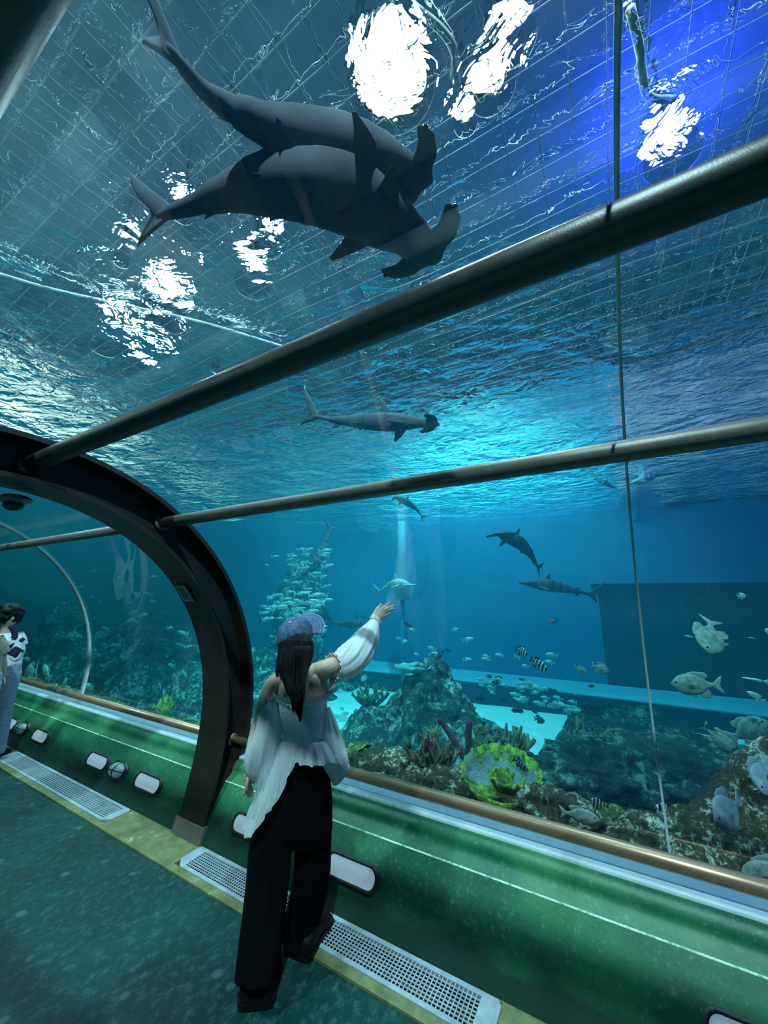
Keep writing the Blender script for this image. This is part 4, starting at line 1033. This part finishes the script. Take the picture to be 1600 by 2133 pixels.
# fish near the rail at the far left
for k, (h, t, lb, tl) in enumerate([((52, 1402), (78, 1398), 'round pale fish above the handrail next to the visitors', 1.5), ((90, 1386), (105, 1416), 'upright pale fish above the handrail at the far left', 1.1), ((28, 1386), (40, 1388), 'faint round fish behind the visitor in white', 1.8), ((140, 1412), (128, 1432), 'small pale fish left of the acrylic joint', 1.0), ((176, 1428), (194, 1432), 'small bright fish right of the acrylic joint', .8), ((50, 1372), (63, 1374), 'tiny bright fish just right of the visitor in white', .7)]):
    fish('oval', h, t, 3.3, 3.3, lb, tall=tl)
def school(kind, poly, X, L, n, noun, where, group, seed, vert=.1, flip=.5, dirs=(-1, 1), up=.15, cat='fish'):
    """one object per fish; labels tell the outermost ones and the parts of the school apart"""
    rnd = random.Random(seed); xs = [p[0] for p in poly]; ys = [p[1] for p in poly]
    def inside(x, y):
        c = False; j = len(poly)-1
        for i in range(len(poly)):
            if (poly[i][1] > y) != (poly[j][1] > y) and x < (poly[j][0]-poly[i][0])*(y-poly[i][1])/(poly[j][1]-poly[i][1])+poly[i][0]: c = not c
            j = i
        return c
    if kind not in FM: FM[kind] = fish_meshes(kind)
    me = FM[kind][0][1]; pts = []
    while len(pts) < n:
        x, y = rnd.uniform(min(xs), max(xs)), rnd.uniform(min(ys), max(ys))
        if inside(x, y): pts.append((x, y))
    ex = {min(pts): 'leftmost', max(pts): 'rightmost', min(pts, key=lambda p: p[1]): 'topmost', max(pts, key=lambda p: p[1]): 'lowest'}
    mx3 = sorted(p[0] for p in pts); my2 = sorted(p[1] for p in pts)[n//2]
    for p2 in pts:
        x, y = p2; p = at(x, y, X=rnd.uniform(*X)); sgn = dirs[1] if rnd.random() > flip else dirs[0]
        d = V((rnd.uniform(-.5, .5), -sgn, rnd.uniform(-vert, vert)+up))
        o = link('fish', me); o.matrix_world = orient(p, d, rnd.uniform(*L)) @ Matrix.Diagonal((1, 1, rnd.uniform(.8, 1.2), 1))
        if p2 in ex: tag(o, ex[p2]+' '+noun+' '+where, cat, group)
        else:
            h = 'left' if x < mx3[n//3] else ('middle' if x < mx3[2*n//3] else 'right'); v = 'upper' if y < my2 else 'lower'
            tag(o, noun+' '+where+', '+v+' '+h+' part', cat, group+', '+v+' '+h+' part')
school('sliver', [(545, 1250), (600, 1225), (690, 1220), (690, 1245), (640, 1280), (545, 1300)], (4.6, 6.0), (.16, .30), 46, 'slender silver fish', 'of the dense school behind the cap', 'silver fish school behind the cap', 1, flip=.2)
school('sliver', [(540, 1170), (600, 1150), (690, 1130), (680, 1210), (600, 1220)], (5.0, 6.5), (.14, .26), 34, 'slender silver fish', 'of the loose school before the reef column', 'loose silver school above the cap', 2, flip=.3)
school('sliver', [(545, 1310), (690, 1300), (690, 1330), (660, 1345), (545, 1420)], (4.8, 6.2), (.14, .26), 18, 'slender silver fish', 'between the arch rib and the woman', 'silver fish beside the woman', 3, flip=.3)
school('sliver', [(150, 1160), (300, 1170), (390, 1290), (400, 1440), (180, 1420)], (4.6, 7.0), (.15, .34), 70, 'slender silver fish', 'seen through the arch opening', 'silver fish beyond the arch', 4, flip=.4)
school('oval', [(1000, 1415), (1060, 1412), (1200, 1440), (1250, 1470), (1190, 1485), (1090, 1462), (1010, 1455)], (6.2, 7.6), (.11, .17), 46, 'small oval silver fish', 'of the shoal before the ledge', 'small shoal before the ledge', 5, flip=.5, up=.1)
school('oval', [(820, 1290), (1060, 1330), (1230, 1370), (1190, 1400), (1000, 1380), (830, 1370)], (6.0, 7.5), (.12, .2), 16, 'small pale fish', 'scattered above the reef mound', 'scattered fish above the mound', 6)
school('dark', [(1000, 1400), (1260, 1430), (1270, 1490), (1050, 1500)], (6.0, 7.4), (.10, .16), 10, 'small dark fish', 'before the pale ledge', 'small dark fish by the ledge', 7)
school('oval', [(700, 1440), (800, 1420), (800, 1470), (700, 1500)], (6.2, 7.2), (.10, .18), 8, 'small silver fish', 'over the left sand patch', 'fish over the left sand patch', 8)
#==PEOPLE==
# ================================================================== PEOPLE
FD = V((math.sin(YAW), math.cos(YAW), 0)); RD = V((math.cos(YAW), -math.sin(YAW), 0)); ZD = V((0, 0, 1))
def A(px, py, F): return at(px, py, F=F)
def PW(p, hw):      # half width in pixels -> metres at that point
    q = p-CAM; return hw*((q.dot(FD))*math.cos(PITCH)+q.z*math.sin(PITCH))/FPX
def bw(name, bm, mat, root, **k):
    o = build(name, bm, mat, root, **k); o.location = -root.location if root.type == 'EMPTY' and root.parent is None else (0, 0, 0); return o
def secs(bm, S, n=20, up=None, wav=None, cap=True, dr=.8, close=True):
    """S: (px, py, F, halfwidth px [, depth ratio]) sections"""
    P = [A(*s[:3]) for s in S]; R = [(PW(p, s[3]), PW(p, s[3])*(s[4] if len(s) > 4 else dr)) for p, s in zip(P, S)]
    loft(bm, P, R, n, up, wav, cap)
def loft(bm, P, R, n=20, up=None, wav=None, cap=True):
    up = up or FD; rings = []; m = len(P)
    # smooth interpolation
    K = 4; Q = smooth_path(P, K); RR = []
    for i in range(len(Q)):
        t = i/K; a = min(int(t), m-1); b = min(a+1, m-1); f = t-a
        RR.append((R[a][0]*(1-f)+R[b][0]*f, R[a][1]*(1-f)+R[b][1]*f))
    for i, p in enumerate(Q):
        t = Q[min(i+1, len(Q)-1)]-Q[max(i-1, 0)]; t, s, u = frame_of(t, up); a, b = RR[i]; ring = []
        for k in range(n):
            th = 2*PI*k/n; w_ = wav(i/(len(Q)-1), th) if wav else 0
            ring.append(p+s*((a+w_)*math.cos(th))+u*((b+w_)*math.sin(th)))
        rings.append(ring)
    ring_loft(bm, rings, True, cap); return rings
REM = lambda v: ('REMESH', {'mode': 'VOXEL', 'voxel_size': v, 'use_smooth_shade': True})
SMO = lambda n: ('SMOOTH', {'factor': .5, 'iterations': n})

# ---------------------------------------------------------------- the woman
wroot = empty('person', A(590, 2010, 2.25)*1.0); wroot.location.z = 0
tag(wroot, 'woman seen from behind in blue cap, white off shoulder blouse and black trousers, reaching up', 'person')
bm = bmesh.new()
secs(bm, [(616, 1725, 2.25, 30, .7), (620, 1690, 2.25, 50, .6), (628, 1610, 2.25, 52, .6), (636, 1545, 2.24, 43, .72), (634, 1490, 2.24, 45, .72), (630, 1440, 2.25, 53, .62), (627, 1412, 2.26, 54, .5), (621, 1392, 2.27, 30, .75), (618, 1372, 2.28, 19, 1.0), (617, 1345, 2.30, 18, 1.0)], 24)
# shoulders, arms
secs(bm, [(600, 1415, 2.26, 16, 1), (572, 1424, 2.25, 19, 1), (557, 1452, 2.23, 17, 1), (546, 1490, 2.21, 15, 1), (540, 1528, 2.20, 13, 1), (532, 1570, 2.20, 12, 1), (525, 1604, 2.21, 8.5, .8)], 16)
secs(bm, [(645, 1402, 2.26, 17, 1), (672, 1397, 2.26, 21, 1), (700, 1383, 2.33, 17, 1), (725, 1368, 2.41, 14.5, 1), (747, 1350, 2.50, 13, 1), (765, 1320, 2.58, 11, 1), (781, 1291, 2.66, 7.8, .75)], 16)
# shoulder blades
for px, py in ((596, 1440), (655, 1428)): ball(bm, A(px, py, 2.205), .045, scale=(.8, .8, 1.2))
# head and face (turned up and to the right, away from the viewer)
HC = A(617, 1326, 2.30); HU = (ZD*.78-FD*.66-RD*.18).normalized(); HF = (FD*.80+RD*.48+ZD*.38); HF = (HF-HU*HF.dot(HU)).normalized(); HS = HF.cross(HU).normalized()
HM = Matrix.Translation(HC) @ Matrix((HS, HF, HU)).transposed().to_4x4()
def hb(bm, c, r, sc_=(1, 1, 1)):
    bmesh.ops.create_uvsphere(bm, u_segments=20, v_segments=14, radius=1, matrix=HM @ Matrix.Translation(c) @ Matrix.Diagonal((r*sc_[0], r*sc_[1], r*sc_[2], 1)))
hb(bm, (0, -.005, .015), .092, (.84, 1.02, 1.0)); hb(bm, (0, .03, -.045), .062, (.88, 1.0, 1.05)); hb(bm, (0, .055, -.095), .028, (1, .9, .8))
hb(bm, (0, .098, -.03), .016, (.75, 1, 1.1)); hb(bm, (0, .09, -.005), .012, (.7, .9, 2.2)); hb(bm, (0, .086, -.066), .02, (1.1, .5, .35))
for s in (-1, 1): hb(bm, (s*.079, -.005, -.02), .022, (.4, .8, 1.4)); hb(bm, (s*.045, .066, -.035), .025, (1, .7, .8))
# raised hand: palm and five fingers, back of the hand towards us
pl = [A(780, 1292, 2.655), A(788, 1282, 2.68), A(797, 1276, 2.705)]
tube(bm, pl, [(.026, .017), (.036, .015), (.040, .013)], up=(FD*.9-RD*.2), n=14)
for ps, r in (([(776, 1284, 2.66), (783, 1271, 2.68), (788, 1265, 2.70), (795, 1258.5, 2.73)], .0095),
              ([(792, 1271, 2.70), (797, 1266, 2.72), (804, 1261, 2.745), (813, 1254.5, 2.765)], .0085),
              ([(796, 1274, 2.705), (805, 1268, 2.73), (813, 1264, 2.755), (822, 1261, 2.77)], .0088),
              ([(798, 1279, 2.705), (806, 1273.5, 2.73), (813, 1270, 2.75), (821, 1267.5, 2.765)], .0083),
              ([(799, 1284, 2.70), (805, 1281.5, 2.72), (810, 1279.5, 2.74), (815.5, 1277.5, 2.75)], .0072)):
    q = smooth_path([A(*p) for p in ps], 3); m = len(q)
    tube(bm, q+[q[-1]+(q[-1]-q[-2])*.3], [r*(1.1-.25*i/m+.08*math.sin(i*1.6)) for i in range(m)]+[r*.4], n=10)
# hanging hand
tube(bm, [A(525, 1604, 2.21), A(521, 1617, 2.21), A(518, 1629, 2.21)], [(.017, .024), (.015, .037), (.012, .036)], n=12)
for i, (dx, l, f) in enumerate(((-.028, .055, -.004), (-.012, .07, .002), (.006, .072, .004), (.022, .06, .004))):
    b0 = A(518, 1628, 2.21)+FD*dx; q = [b0, b0+V((0, 0, -l*.5))+RD*f, b0+V((0, 0, -l))+RD*(f*4)+FD*.006]
    tube(bm, smooth_path(q, 3), [.0085]*6+[.006], n=8)
b0 = A(522, 1612, 2.21)-FD*.03; tube(bm, [b0, b0-FD*.018-ZD*.025, b0-FD*.02-ZD*.055], [.0105, .0095, .007], n=8)
# ankles and feet inside the shoes
for x0, y0, F0, x1, y1, F1 in ((560, 1800, 2.2, 545, 2000, 2.12), (650, 1800, 2.3, 628, 1900, 2.36)):
    secs(bm, [(590 if x0 < 600 else 645, 1690, 2.25, 26, 1), (x0, y0, F0, 26, 1), (x1, y1, F1, 16, 1)], 14)
bw('body', bm, 'skin', wroot, mods=(REM(.0048), SMO(3)))
for s in (-1, 1):
    bm = bmesh.new(); hb(bm, (s*.031, .079, -.012), .0115); bw('eye', bm, 'eye', wroot)
# finger nails
bm = bmesh.new()
for p, r in (((812, 1255, 2.757), .006), ((821, 1261, 2.76), .006), ((820, 1267.5, 2.757), .0055), ((814.6, 1277.5, 2.742), .005)):
    ball(bm, A(*p)-FD*.005, r, 8, 6, (.9, .6, .7))
bw('fingernails', bm, 'finpale', wroot)

# trousers
def fold(amp, n, ph=0, tw=0): return lambda t, th: amp*(math.sin(n*th+ph+tw*t)+.5*math.sin((2*n+1)*th+2*ph+5*t))*min(1, .3+t)
bm = bmesh.new()
secs(bm, [(636, 1528, 2.24, 41, .78), (636, 1560, 2.24, 46, .78), (630, 1600, 2.25, 58, .75), (622, 1660, 2.25, 71, .68), (616, 1720, 2.25, 77, .58), (613, 1752, 2.25, 70, .5)], 36)
secs(bm, [(575, 1690, 2.23, 36, .95), (564, 1760, 2.21, 44, .9), (559, 1820, 2.19, 44, .9), (552, 1890, 2.16, 44, .9), (544, 1960, 2.13, 44, .9), (536, 2036, 2.10, 43, 1.05)], 36, wav=fold(.006, 3, 1, 3))
secs(bm, [(652, 1690, 2.27, 39, .95), (651, 1760, 2.30, 38, .95), (648, 1820, 2.32, 38, .95), (640, 1870, 2.345, 37, .95), (630, 1915, 2.365, 37, 1.0), (622, 1956, 2.37, 37, 1.05)], 36, wav=fold(.006, 3, 2, -3))
bw('trousers', bm, 'black', wroot, mods=(REM(.008), SMO(3)))
# shoes
def shoe(px, py, F, hw, dirv, L=.27):
    p = A(px, py, F); p.z = 0; r = PW(p+V((0, 0, .05)), hw); side = V((-dirv.y, dirv.x, 0)); bm = bmesh.new(); rings = []
    for k, (s, w_, h) in enumerate([(-.02, .55, .075), (0, .85, .095), (.12, 1.0, .11), (.3, .95, .12), (.5, .9, .10), (.7, 1.05, .075), (.88, .95, .055), (.97, .6, .04), (1.0, .2, .03)]):
        c = p+dirv*(L*s)
        rings.append([c+side*(r*w_*math.copysign(abs(math.cos(a))**.7, math.cos(a)))+ZD*(h*(.5+.5*math.copysign(abs(math.sin(a))**.6, math.sin(a)))) for a in [2*PI*j/20 for j in range(20)]])
    ring_loft(bm, rings, True, True); o = bw('shoe', bm, 'shoe', wroot)
    bm = bmesh.new(); rings = []
    for s, w_ in [(-.03, .6), (0, .95), (.12, 1.08), (.5, 1.0), (.7, 1.12), (.9, 1.0), (1.0, .5)]:
        c = p+dirv*(L*s); rings.append([c+side*(r*w_*a)+ZD*b for a, b in ((-1, 0), (1, 0), (1, .026), (-1, .026))])
    ring_loft(bm, rings, True, True); build('sole', bm, 'shoe', o, smooth=False)
shoe(533, 2073, 2.055, 37, (FD*.97-RD*.1).normalized()); shoe(618, 1975, 2.29, 33, (FD*.9+RD*.35).normalized())

# blouse: smocked band
bl = []
bm = bmesh.new()
sm = [(631, 1452, 2.24, 51, .80), (632, 1470, 2.24, 49.5, .82), (634, 1490, 2.24, 48, .84), (636, 1512, 2.24, 46, .86), (637, 1536, 2.24, 45, .9)]
P = [A(*s[:3]) for s in sm]; 
secs(bm, sm, 90, wav=lambda t, th: .0022*math.sin(t*PI*16)+.0018*math.sin(th*45), cap=False)
blouse = bw('smocked_band', bm, 'smock', wroot, mods=(('SOLIDIFY', {'thickness': .003}),))
def ruffle(name, path_center, rad, up, h, n, amp, mat='gauze', ratio=.8, out=.012, a0=0, a1=2*PI):
    bm = bmesh.new(); t, s, u = frame_of(up, FD); rings = []
    N = 240
    for k in range(5):
        q = k/4; ring = []
        for i in range(N+1):
            th = a0+(a1-a0)*i/N; wv = amp*q*(math.sin(n*th)+.6*math.sin(n*1.7*th+1)); r = rad+out*q*math.sin(q*2)+wv
            ring.append(path_center+s*(r*math.cos(th))+u*(r*ratio*math.sin(th))+t*(h*q+wv*.5))
        rings.append(ring)
    ring_loft(bm, rings, False); return bw(name, bm, mat, wroot)
ruffle('top_ruffle', A(631, 1455, 2.24), PW(A(631, 1455, 2.24), 53), ZD, .036, 40, .0085, ratio=.86, out=.02, mat='smock')
# peplum: hem length varies round the body
bm = bmesh.new(); N = 300; rings = []; wc = A(637, 1533, 2.24)
def hemlen(th):      # th: 0 right, -90 towards viewer, 180 left
    d = math.degrees(th) % 360
    return lerp_list([0, 20, 45, 62, 75, 100, 150, 180, 205, 222, 240, 256, 262, 275, 300, 320, 335, 350, 360], [.15, .15, .14, .14, .14, .14, .25, .38, .41, .38, .24, .12, .075, .08, .085, .08, .11, .14, .15], d)
for k in range(16):
    q = k/15; ring = []
    for i in range(N):
        th = 2*PI*i/N; L = hemlen(th); d = math.degrees(th) % 360
        fl = .02+.22*L+(.045 if 150 < d < 235 else 0)+(.05*max(0, math.cos(th))**.5)
        wv = (.010*math.sin(th*23)+.006*math.sin(th*41+2))*q
        r = .128+fl*q**.8+wv
        ring.append(wc+RD*(r*math.cos(th))+FD*(r*.84*math.sin(th))-ZD*(L*q-.004*math.sin(th*23+1)*q))
    rings.append(ring)
ring_loft(bm, rings, True, False); bw('peplum', bm, 'gauze_thin', wroot)
ruffle('waist_ruffle', A(640, 1530, 2.24), .125, -ZD, .06, 20, .007, ratio=.86, out=.035, a0=PI*.15, a1=PI*.98, mat='gauze')
# sleeves
fl2 = lambda t, th: (.0045*math.sin(9*th+3*t)+.003*math.sin(17*th))*math.sin(PI*min(1, t*1.1+.05))
bm = bmesh.new()
secs(bm, [(563, 1456, 2.23, 18, .9), (560, 1475, 2.23, 24, .9), (557, 1510, 2.22, 30, .85), (551, 1550, 2.21, 33, .8), (544, 1585, 2.2, 33, .75), (540, 1608, 2.2, 28, .75), (538, 1622, 2.2, 20, .75)], 60, wav=fl2, cap=False)
bw('left_sleeve', bm, 'gauze', wroot)
bm = bmesh.new()
secs(bm, [(552, 1590, 2.17, 16, .8), (552, 1625, 2.16, 15, .6), (547, 1655, 2.16, 11, .5), (543, 1674, 2.16, 6, .5)], 30, wav=fl2, cap=False)
bw('trailing_panel', bm, 'gauze_thin', wroot)
ruffle('sleeve_ruffle', A(563, 1457, 2.23), PW(A(563, 1457, 2.23), 17), ZD+RD*-.15, .024, 14, .007, ratio=.9, mat='smock')
bm = bmesh.new()
secs(bm, [(697, 1388, 2.32, 24, .8), (712, 1384, 2.37, 31, .85), (732, 1372, 2.44, 32, .9), (750, 1353, 2.51, 30, .9), (764, 1330, 2.57, 26, .9), (774, 1310, 2.62, 17, .9), (780, 1295, 2.65, 10, .9)], 60, wav=fl2, cap=False)
bw('right_sleeve', bm, 'gauze', wroot)
ruffle('sleeve_ruffle', A(697, 1388, 2.32), PW(A(697, 1388, 2.32), 23), -(A(712, 1384, 2.37)-A(697, 1388, 2.32)).normalized(), .022, 14, .007, ratio=.85, mat='smock')
ruffle('cuff_ruffle', A(780, 1294, 2.65), .03, (A(786, 1286, 2.68)-A(780, 1295, 2.65)).normalized(), .016, 14, .003, ratio=.9)
bm = bmesh.new()     # fabric hanging from the raised arm to the side
secs(bm, [(700, 1408, 2.33, 12, .4), (692, 1428, 2.3, 7, .5), (684, 1450, 2.27, 4, .6)], 16, cap=True); bw('underarm_panel', bm, 'gauze', wroot)
bm = bmesh.new()     # wide sheer panel falling from the right side
secs(bm, [(681, 1474, 2.22, 6, .5), (686, 1505, 2.21, 13, .5), (692, 1545, 2.20, 21, .5), (699, 1585, 2.19, 25, .5), (702, 1608, 2.19, 21, .5), (699, 1626, 2.19, 11, .5), (697, 1636, 2.19, 4, .5)], 48, wav=fl2, cap=False)
bw('hanging_panel', bm, 'gauze', wroot)
# beads, bracelet, necklace tie
def beads(c, r, ax, n, br, mats, name):
    t, s, u = frame_of(ax, FD); root = empty(name, (0, 0, 0)); root.parent = wroot; root.location = -wroot.location
    for i in range(n):
        a = 2*PI*i/n; bm = bmesh.new(); ball(bm, c+s*(r*math.cos(a))+u*(r*.9*math.sin(a)), br, 10, 8); build('bead', bm, mats[i % len(mats)], root)
beads(A(781, 1290, 2.665), .028, A(788, 1282, 2.68)-A(780, 1294, 2.65), 18, .0055, ['bead_white', 'bead_white', 'bead_black'], 'bracelet')
beads(A(525, 1605, 2.21), .030, ZD, 16, .006, ['bead_black'], 'bracelet')
bm = bmesh.new(); c = A(634, 1398, 2.165)
tube(bm, [c+RD*(.010*math.cos(a))+ZD*(.016*math.sin(a)) for a in [2*PI*i/20 for i in range(21)]], .002, up=FD, n=6)
tube(bm, [c+ZD*.016, c+ZD*.04-RD*.012, A(618, 1372, 2.21)], .0018, up=FD, n=6)
tube(bm, smooth_path([c-ZD*.016, A(630, 1425, 2.13), A(627, 1455, 2.12), A(628, 1470, 2.12)], 4), .0016, up=FD, n=6)
bw('necklace_tie', bm, 'silver', wroot)
# hair
bm = bmesh.new()
hw_ = lambda t, th: .0028*math.sin(23*th+4*t)+.002*math.sin(41*th+9*t)
secs(bm, [(617, 1318, 2.275, 25, 1.0), (616, 1340, 2.255, 34, .95), (615, 1360, 2.235, 34, .85), (613, 1382, 2.21, 33, .7), (613, 1402, 2.185, 28, .62), (615, 1424, 2.165, 22, .6), (619, 1446, 2.13, 16, .6), (621, 1464, 2.108, 10, .7), (623, 1482, 2.105, 5.5, .8), (626, 1503, 2.105, 1.5, .9)], 64, wav=hw_)
secs(bm, [(590, 1345, 2.25, 9, 1), (585, 1375, 2.23, 9, 1), (580, 1395, 2.22, 7, 1), (576, 1408, 2.215, 2, 1)], 16)
secs(bm, [(648, 1335, 2.27, 5, 1.5), (650, 1355, 2.255, 4, 1.5), (648, 1372, 2.24, 3, 1.5), (640, 1392, 2.22, 4, 1.5)], 14)
rnd = random.Random(4)
for i in range(46):
    x = 585+rnd.random()*62; e = 606+rnd.random()*26
    q = smooth_path([A(x, 1345, 2.16+.0012*abs(x-616)), A(x*.8+e*.2, 1385, 2.145+.0008*abs(x-616)), A(x*.4+e*.6, 1430, 2.115), A(e, 1455+rnd.random()*35, 2.10)], 4)
    tube(bm, q, [.003]*(len(q)-1)+[.0008], up=FD, n=5)
bw('hair', bm, 'hair', wroot)
# cap
cr_ = empty('cap'); cr_.parent = wroot; cr_.matrix_world = Matrix.Translation(HC+HU*.012-HF*.004) @ Matrix((HS, HF, HU)).transposed().to_4x4()
cr_.matrix_local = Matrix.Translation(-wroot.location) @ cr_.matrix_world if False else Matrix.Translation(HC+HU*.012-HF*.004-wroot.location) @ Matrix((HS, HF, HU)).transposed().to_4x4()
bm = bmesh.new(); rings = []; RC = .104
for k in range(15):
    ph = PI/2*1.06*k/14; ring = []
    for a in range(72):
        th = 2*PI*a/72; seam = -.0022*(1-min(1, abs(math.sin(3*th))*5))*math.sin(ph); wr = .0028*math.sin(th*12+2.5*math.sin(ph*5))*math.sin(ph)
        r = RC*math.sin(ph)**.92+seam+wr; z = RC*.98*math.cos(ph)
        back = math.sin(th) < -.9
        ring.append(V((r*math.cos(th)*.90, r*math.sin(th)*1.05, max(z, -.03) if not back else z)))
    rings.append(ring if k else [V((.002*math.cos(2*PI*a/72), .002*math.sin(2*PI*a/72), RC*.98)) for a in range(72)])
ring_loft(bm, rings, True, False); build('crown', bm, 'denim', cr_, mods=(('SOLIDIFY', {'thickness': .003}),))
bm = bmesh.new(); ball(bm, (0, 0, RC*.985), .0095, 12, 8, (1, 1, .6)); build('button', bm, 'denim_edge', cr_)
bm = bmesh.new(); rings = []
for k in range(9):
    q = k/8; ring = []
    for i in range(33):
        a = math.radians(-62+124*i/32); rr = .100+.082*q*math.cos(a*.75)**.8
        ring.append(V((rr*math.sin(a)*.92, rr*math.cos(a)*1.05, -.004-.010*q-.34*(rr*math.sin(a))**2*4*(.5+.5*q)*.4)))
    rings.append(ring)
ring_loft(bm, rings, False); build('brim', bm, 'denim', cr_, mods=(('SOLIDIFY', {'thickness': .004}),))
bm = bmesh.new(); tube(bm, rings[-1], .0028, n=6); tube(bm, [v*0.985 for v in rings[6]], .001, n=5); build('brim_stitching', bm, 'denim_edge', cr_)

# ---------------------------------------------------------------- visitors at the far left
def Yp(px, py, Y): return at(px, py, Y=Y)
def visitor(label, Y, cxs, top_mat, leg_mat, head, lean, arms, hair_r):
    base = Yp(cxs[0][0], cxs[0][1], Y); root = empty('person', (base.x, base.y, 0)); tag(root, label, 'person')
    gx = V((base.x, base.y, 0)); bm = bmesh.new()
    H = lambda px, py, dy=0: Yp(px, py, Y+dy)
    pel = gx+ZD*.93; che = H(*cxs[1]); nk = H(*cxs[2]); hd = H(*head)
    loft(bm, [pel-ZD*.08, pel, pel+(che-pel)*.5, che, nk, nk+(hd-nk)*.5], [(.15, .11), (.16, .115), (.13, .1), (.165, .105), (.06, .055), (.05, .05)], 20)
    ball(bm, hd, .1, scale=(.8, .92, 1.12)); ball(bm, hd+V((0, -.09, -.01)), .017); 
    for s in (-1, 1):
        q = gx+RD*(.09*s); loft(bm, [q+ZD*.88, q+ZD*.48+FD*.02, q+ZD*.08], [(.085, .085), (.055, .055), (.04, .04)], 14)
        loft(bm, [q+ZD*.06-FD*.04, q+ZD*.05+FD*.14], [(.04, .035), (.04, .025)], 10)
    hands = []
    for arm in arms:
        pts = [H(*a) for a in arm]; loft(bm, pts, [(.05, .05), (.042, .042), (.036, .036), (.026, .02)][:len(pts)], 12)
        e = pts[-1]; d = (pts[-1]-pts[-2]).normalized(); t, s, u = frame_of(d, ZD)
        tube(bm, [e, e+d*.05, e+d*.09], [(.022, .014), (.036, .013), (.036, .011)], n=10)
        for f in range(4):
            b = e+d*.08+s*(-.028+.019*f); L = (.06, .075, .072, .055)[f]
            tube(bm, [b, b+d*L*.6-u*.006, b+d*L-u*.02], [.0085, .0078, .006], n=8)
        b = e+d*.02+s*.03; tube(bm, [b, b+d*.03+s*.02, b+d*.06+s*.022], [.011, .009, .007], n=8)
    bw('body', bm, 'skin', root, mods=(REM(.007), SMO(2)))
    bm = bmesh.new(); loft(bm, [pel-ZD*.06, pel+(che-pel)*.5, che-(che-pel)*.1, che+(nk-che)*.55, nk], [(.175, .13), (.165, .125), (.185, .13), (.155, .11), (.07, .065)], 30, wav=lambda t, th: .006*math.sin(5*th+6*t))
    bw('shirt', bm, top_mat, root, mods=(REM(.01), SMO(2)))
    for arm in arms:
        pts = [H(*a) for a in arm]; bm = bmesh.new(); loft(bm, [pts[0], pts[0]*.5+pts[1]*.5, pts[1]], [(.075, .075), (.085, .085), (.08, .08)], 24, wav=lambda t, th: .005*math.sin(6*th), cap=False); bw('sleeve', bm, top_mat, root)
    bm = bmesh.new(); loft(bm, [pel+ZD*.05, pel-ZD*.1], [(.175, .13), (.19, .14)], 24)
    for s in (-1, 1):
        q = gx+RD*(.09*s); loft(bm, [q+ZD*.88, q+ZD*.5, q+ZD*.06], [(.10, .11), (.085, .085), (.085, .085)], 20, wav=lambda t, th: .004*math.sin(4*th+7*t))
    bw('jeans', bm, leg_mat, root, mods=(REM(.01), SMO(2)))
    bm = bmesh.new()
    for s in (-1, 1):
        q = gx+RD*(.09*s); loft(bm, [q+ZD*.045-FD*.09, q+ZD*.05-FD*.03, q+ZD*.045+FD*.1, q+ZD*.03+FD*.17], [(.03, .03), (.048, .05), (.05, .043), (.03, .028)], 14)
    bw('shoes', bm, 'shoe', root)
    bm = bmesh.new(); rnd = random.Random(int(Y*10))
    bmesh.ops.create_icosphere(bm, subdivisions=4, radius=hair_r, matrix=Matrix.Translation(hd+V((0, .02, .03))))
    for v in bm.verts:
        d = v.co-hd; v.co += d.normalized()*(.02*noise.noise(v.co*22)+.012*noise.noise(v.co*50))
    for k in range(9): ball(bm, hd+V((rnd.uniform(-.03, .1), rnd.uniform(-.06, .06), rnd.uniform(.02, .1))).normalized()*hair_r*.95, rnd.uniform(.025, .045), 10, 8)
    bw('hair', bm, 'hair', root); return root, H
v1, H1 = visitor('visitor with dark curly hair in a white top with navy trim, at the left edge', 6.0, [(-2, 1430), (14, 1350), (14, 1318)], 'whiteshirt', 'jeans', (20, 1286), 0,
             [[(32, 1322), (40, 1345), (36, 1366), (14, 1352)], [(-12, 1330), (-14, 1370), (0, 1400), (12, 1408)]], .125)
for nme, ps, r, mt in (('navy_stripe', [(22, 1303), (29, 1313), (31, 1324), (28, 1330)], .03, 'navy'), ('navy_band', [(18, 1350), (30, 1342), (44, 1334), (50, 1330)], .022, 'navy'), ('sling_bag', [(24, 1366), (32, 1358), (40, 1350)], .062, 'navy')):
    bm = bmesh.new(); P = smooth_path([H1(x, y, -.14) for x, y in ps], 4); tube(bm, P, [(r, r*.6)]*len(P), up=V((0, 1, 0)), n=12); bw(nme, bm, mt, v1)
bm = bmesh.new(); tube(bm, smooth_path([H1(x, y, -.15) for x, y in [(22, 1366), (28, 1374), (38, 1368), (44, 1352)]], 4), .02, n=10); bw('bag_rim', bm, 'whiteshirt', v1)
v2, H2_ = visitor('visitor in a tan shirt mostly cut off by the left edge of the photo', 5.45, [(-46, 1436), (-38, 1350), (-36, 1310)], 'tan', 'jeans', (-34, 1275), 0,
             [[(-12, 1330), (0, 1362), (6, 1385), (6, 1408)], [(-66, 1330), (-72, 1380), (-60, 1410), (-50, 1420)]], .11)
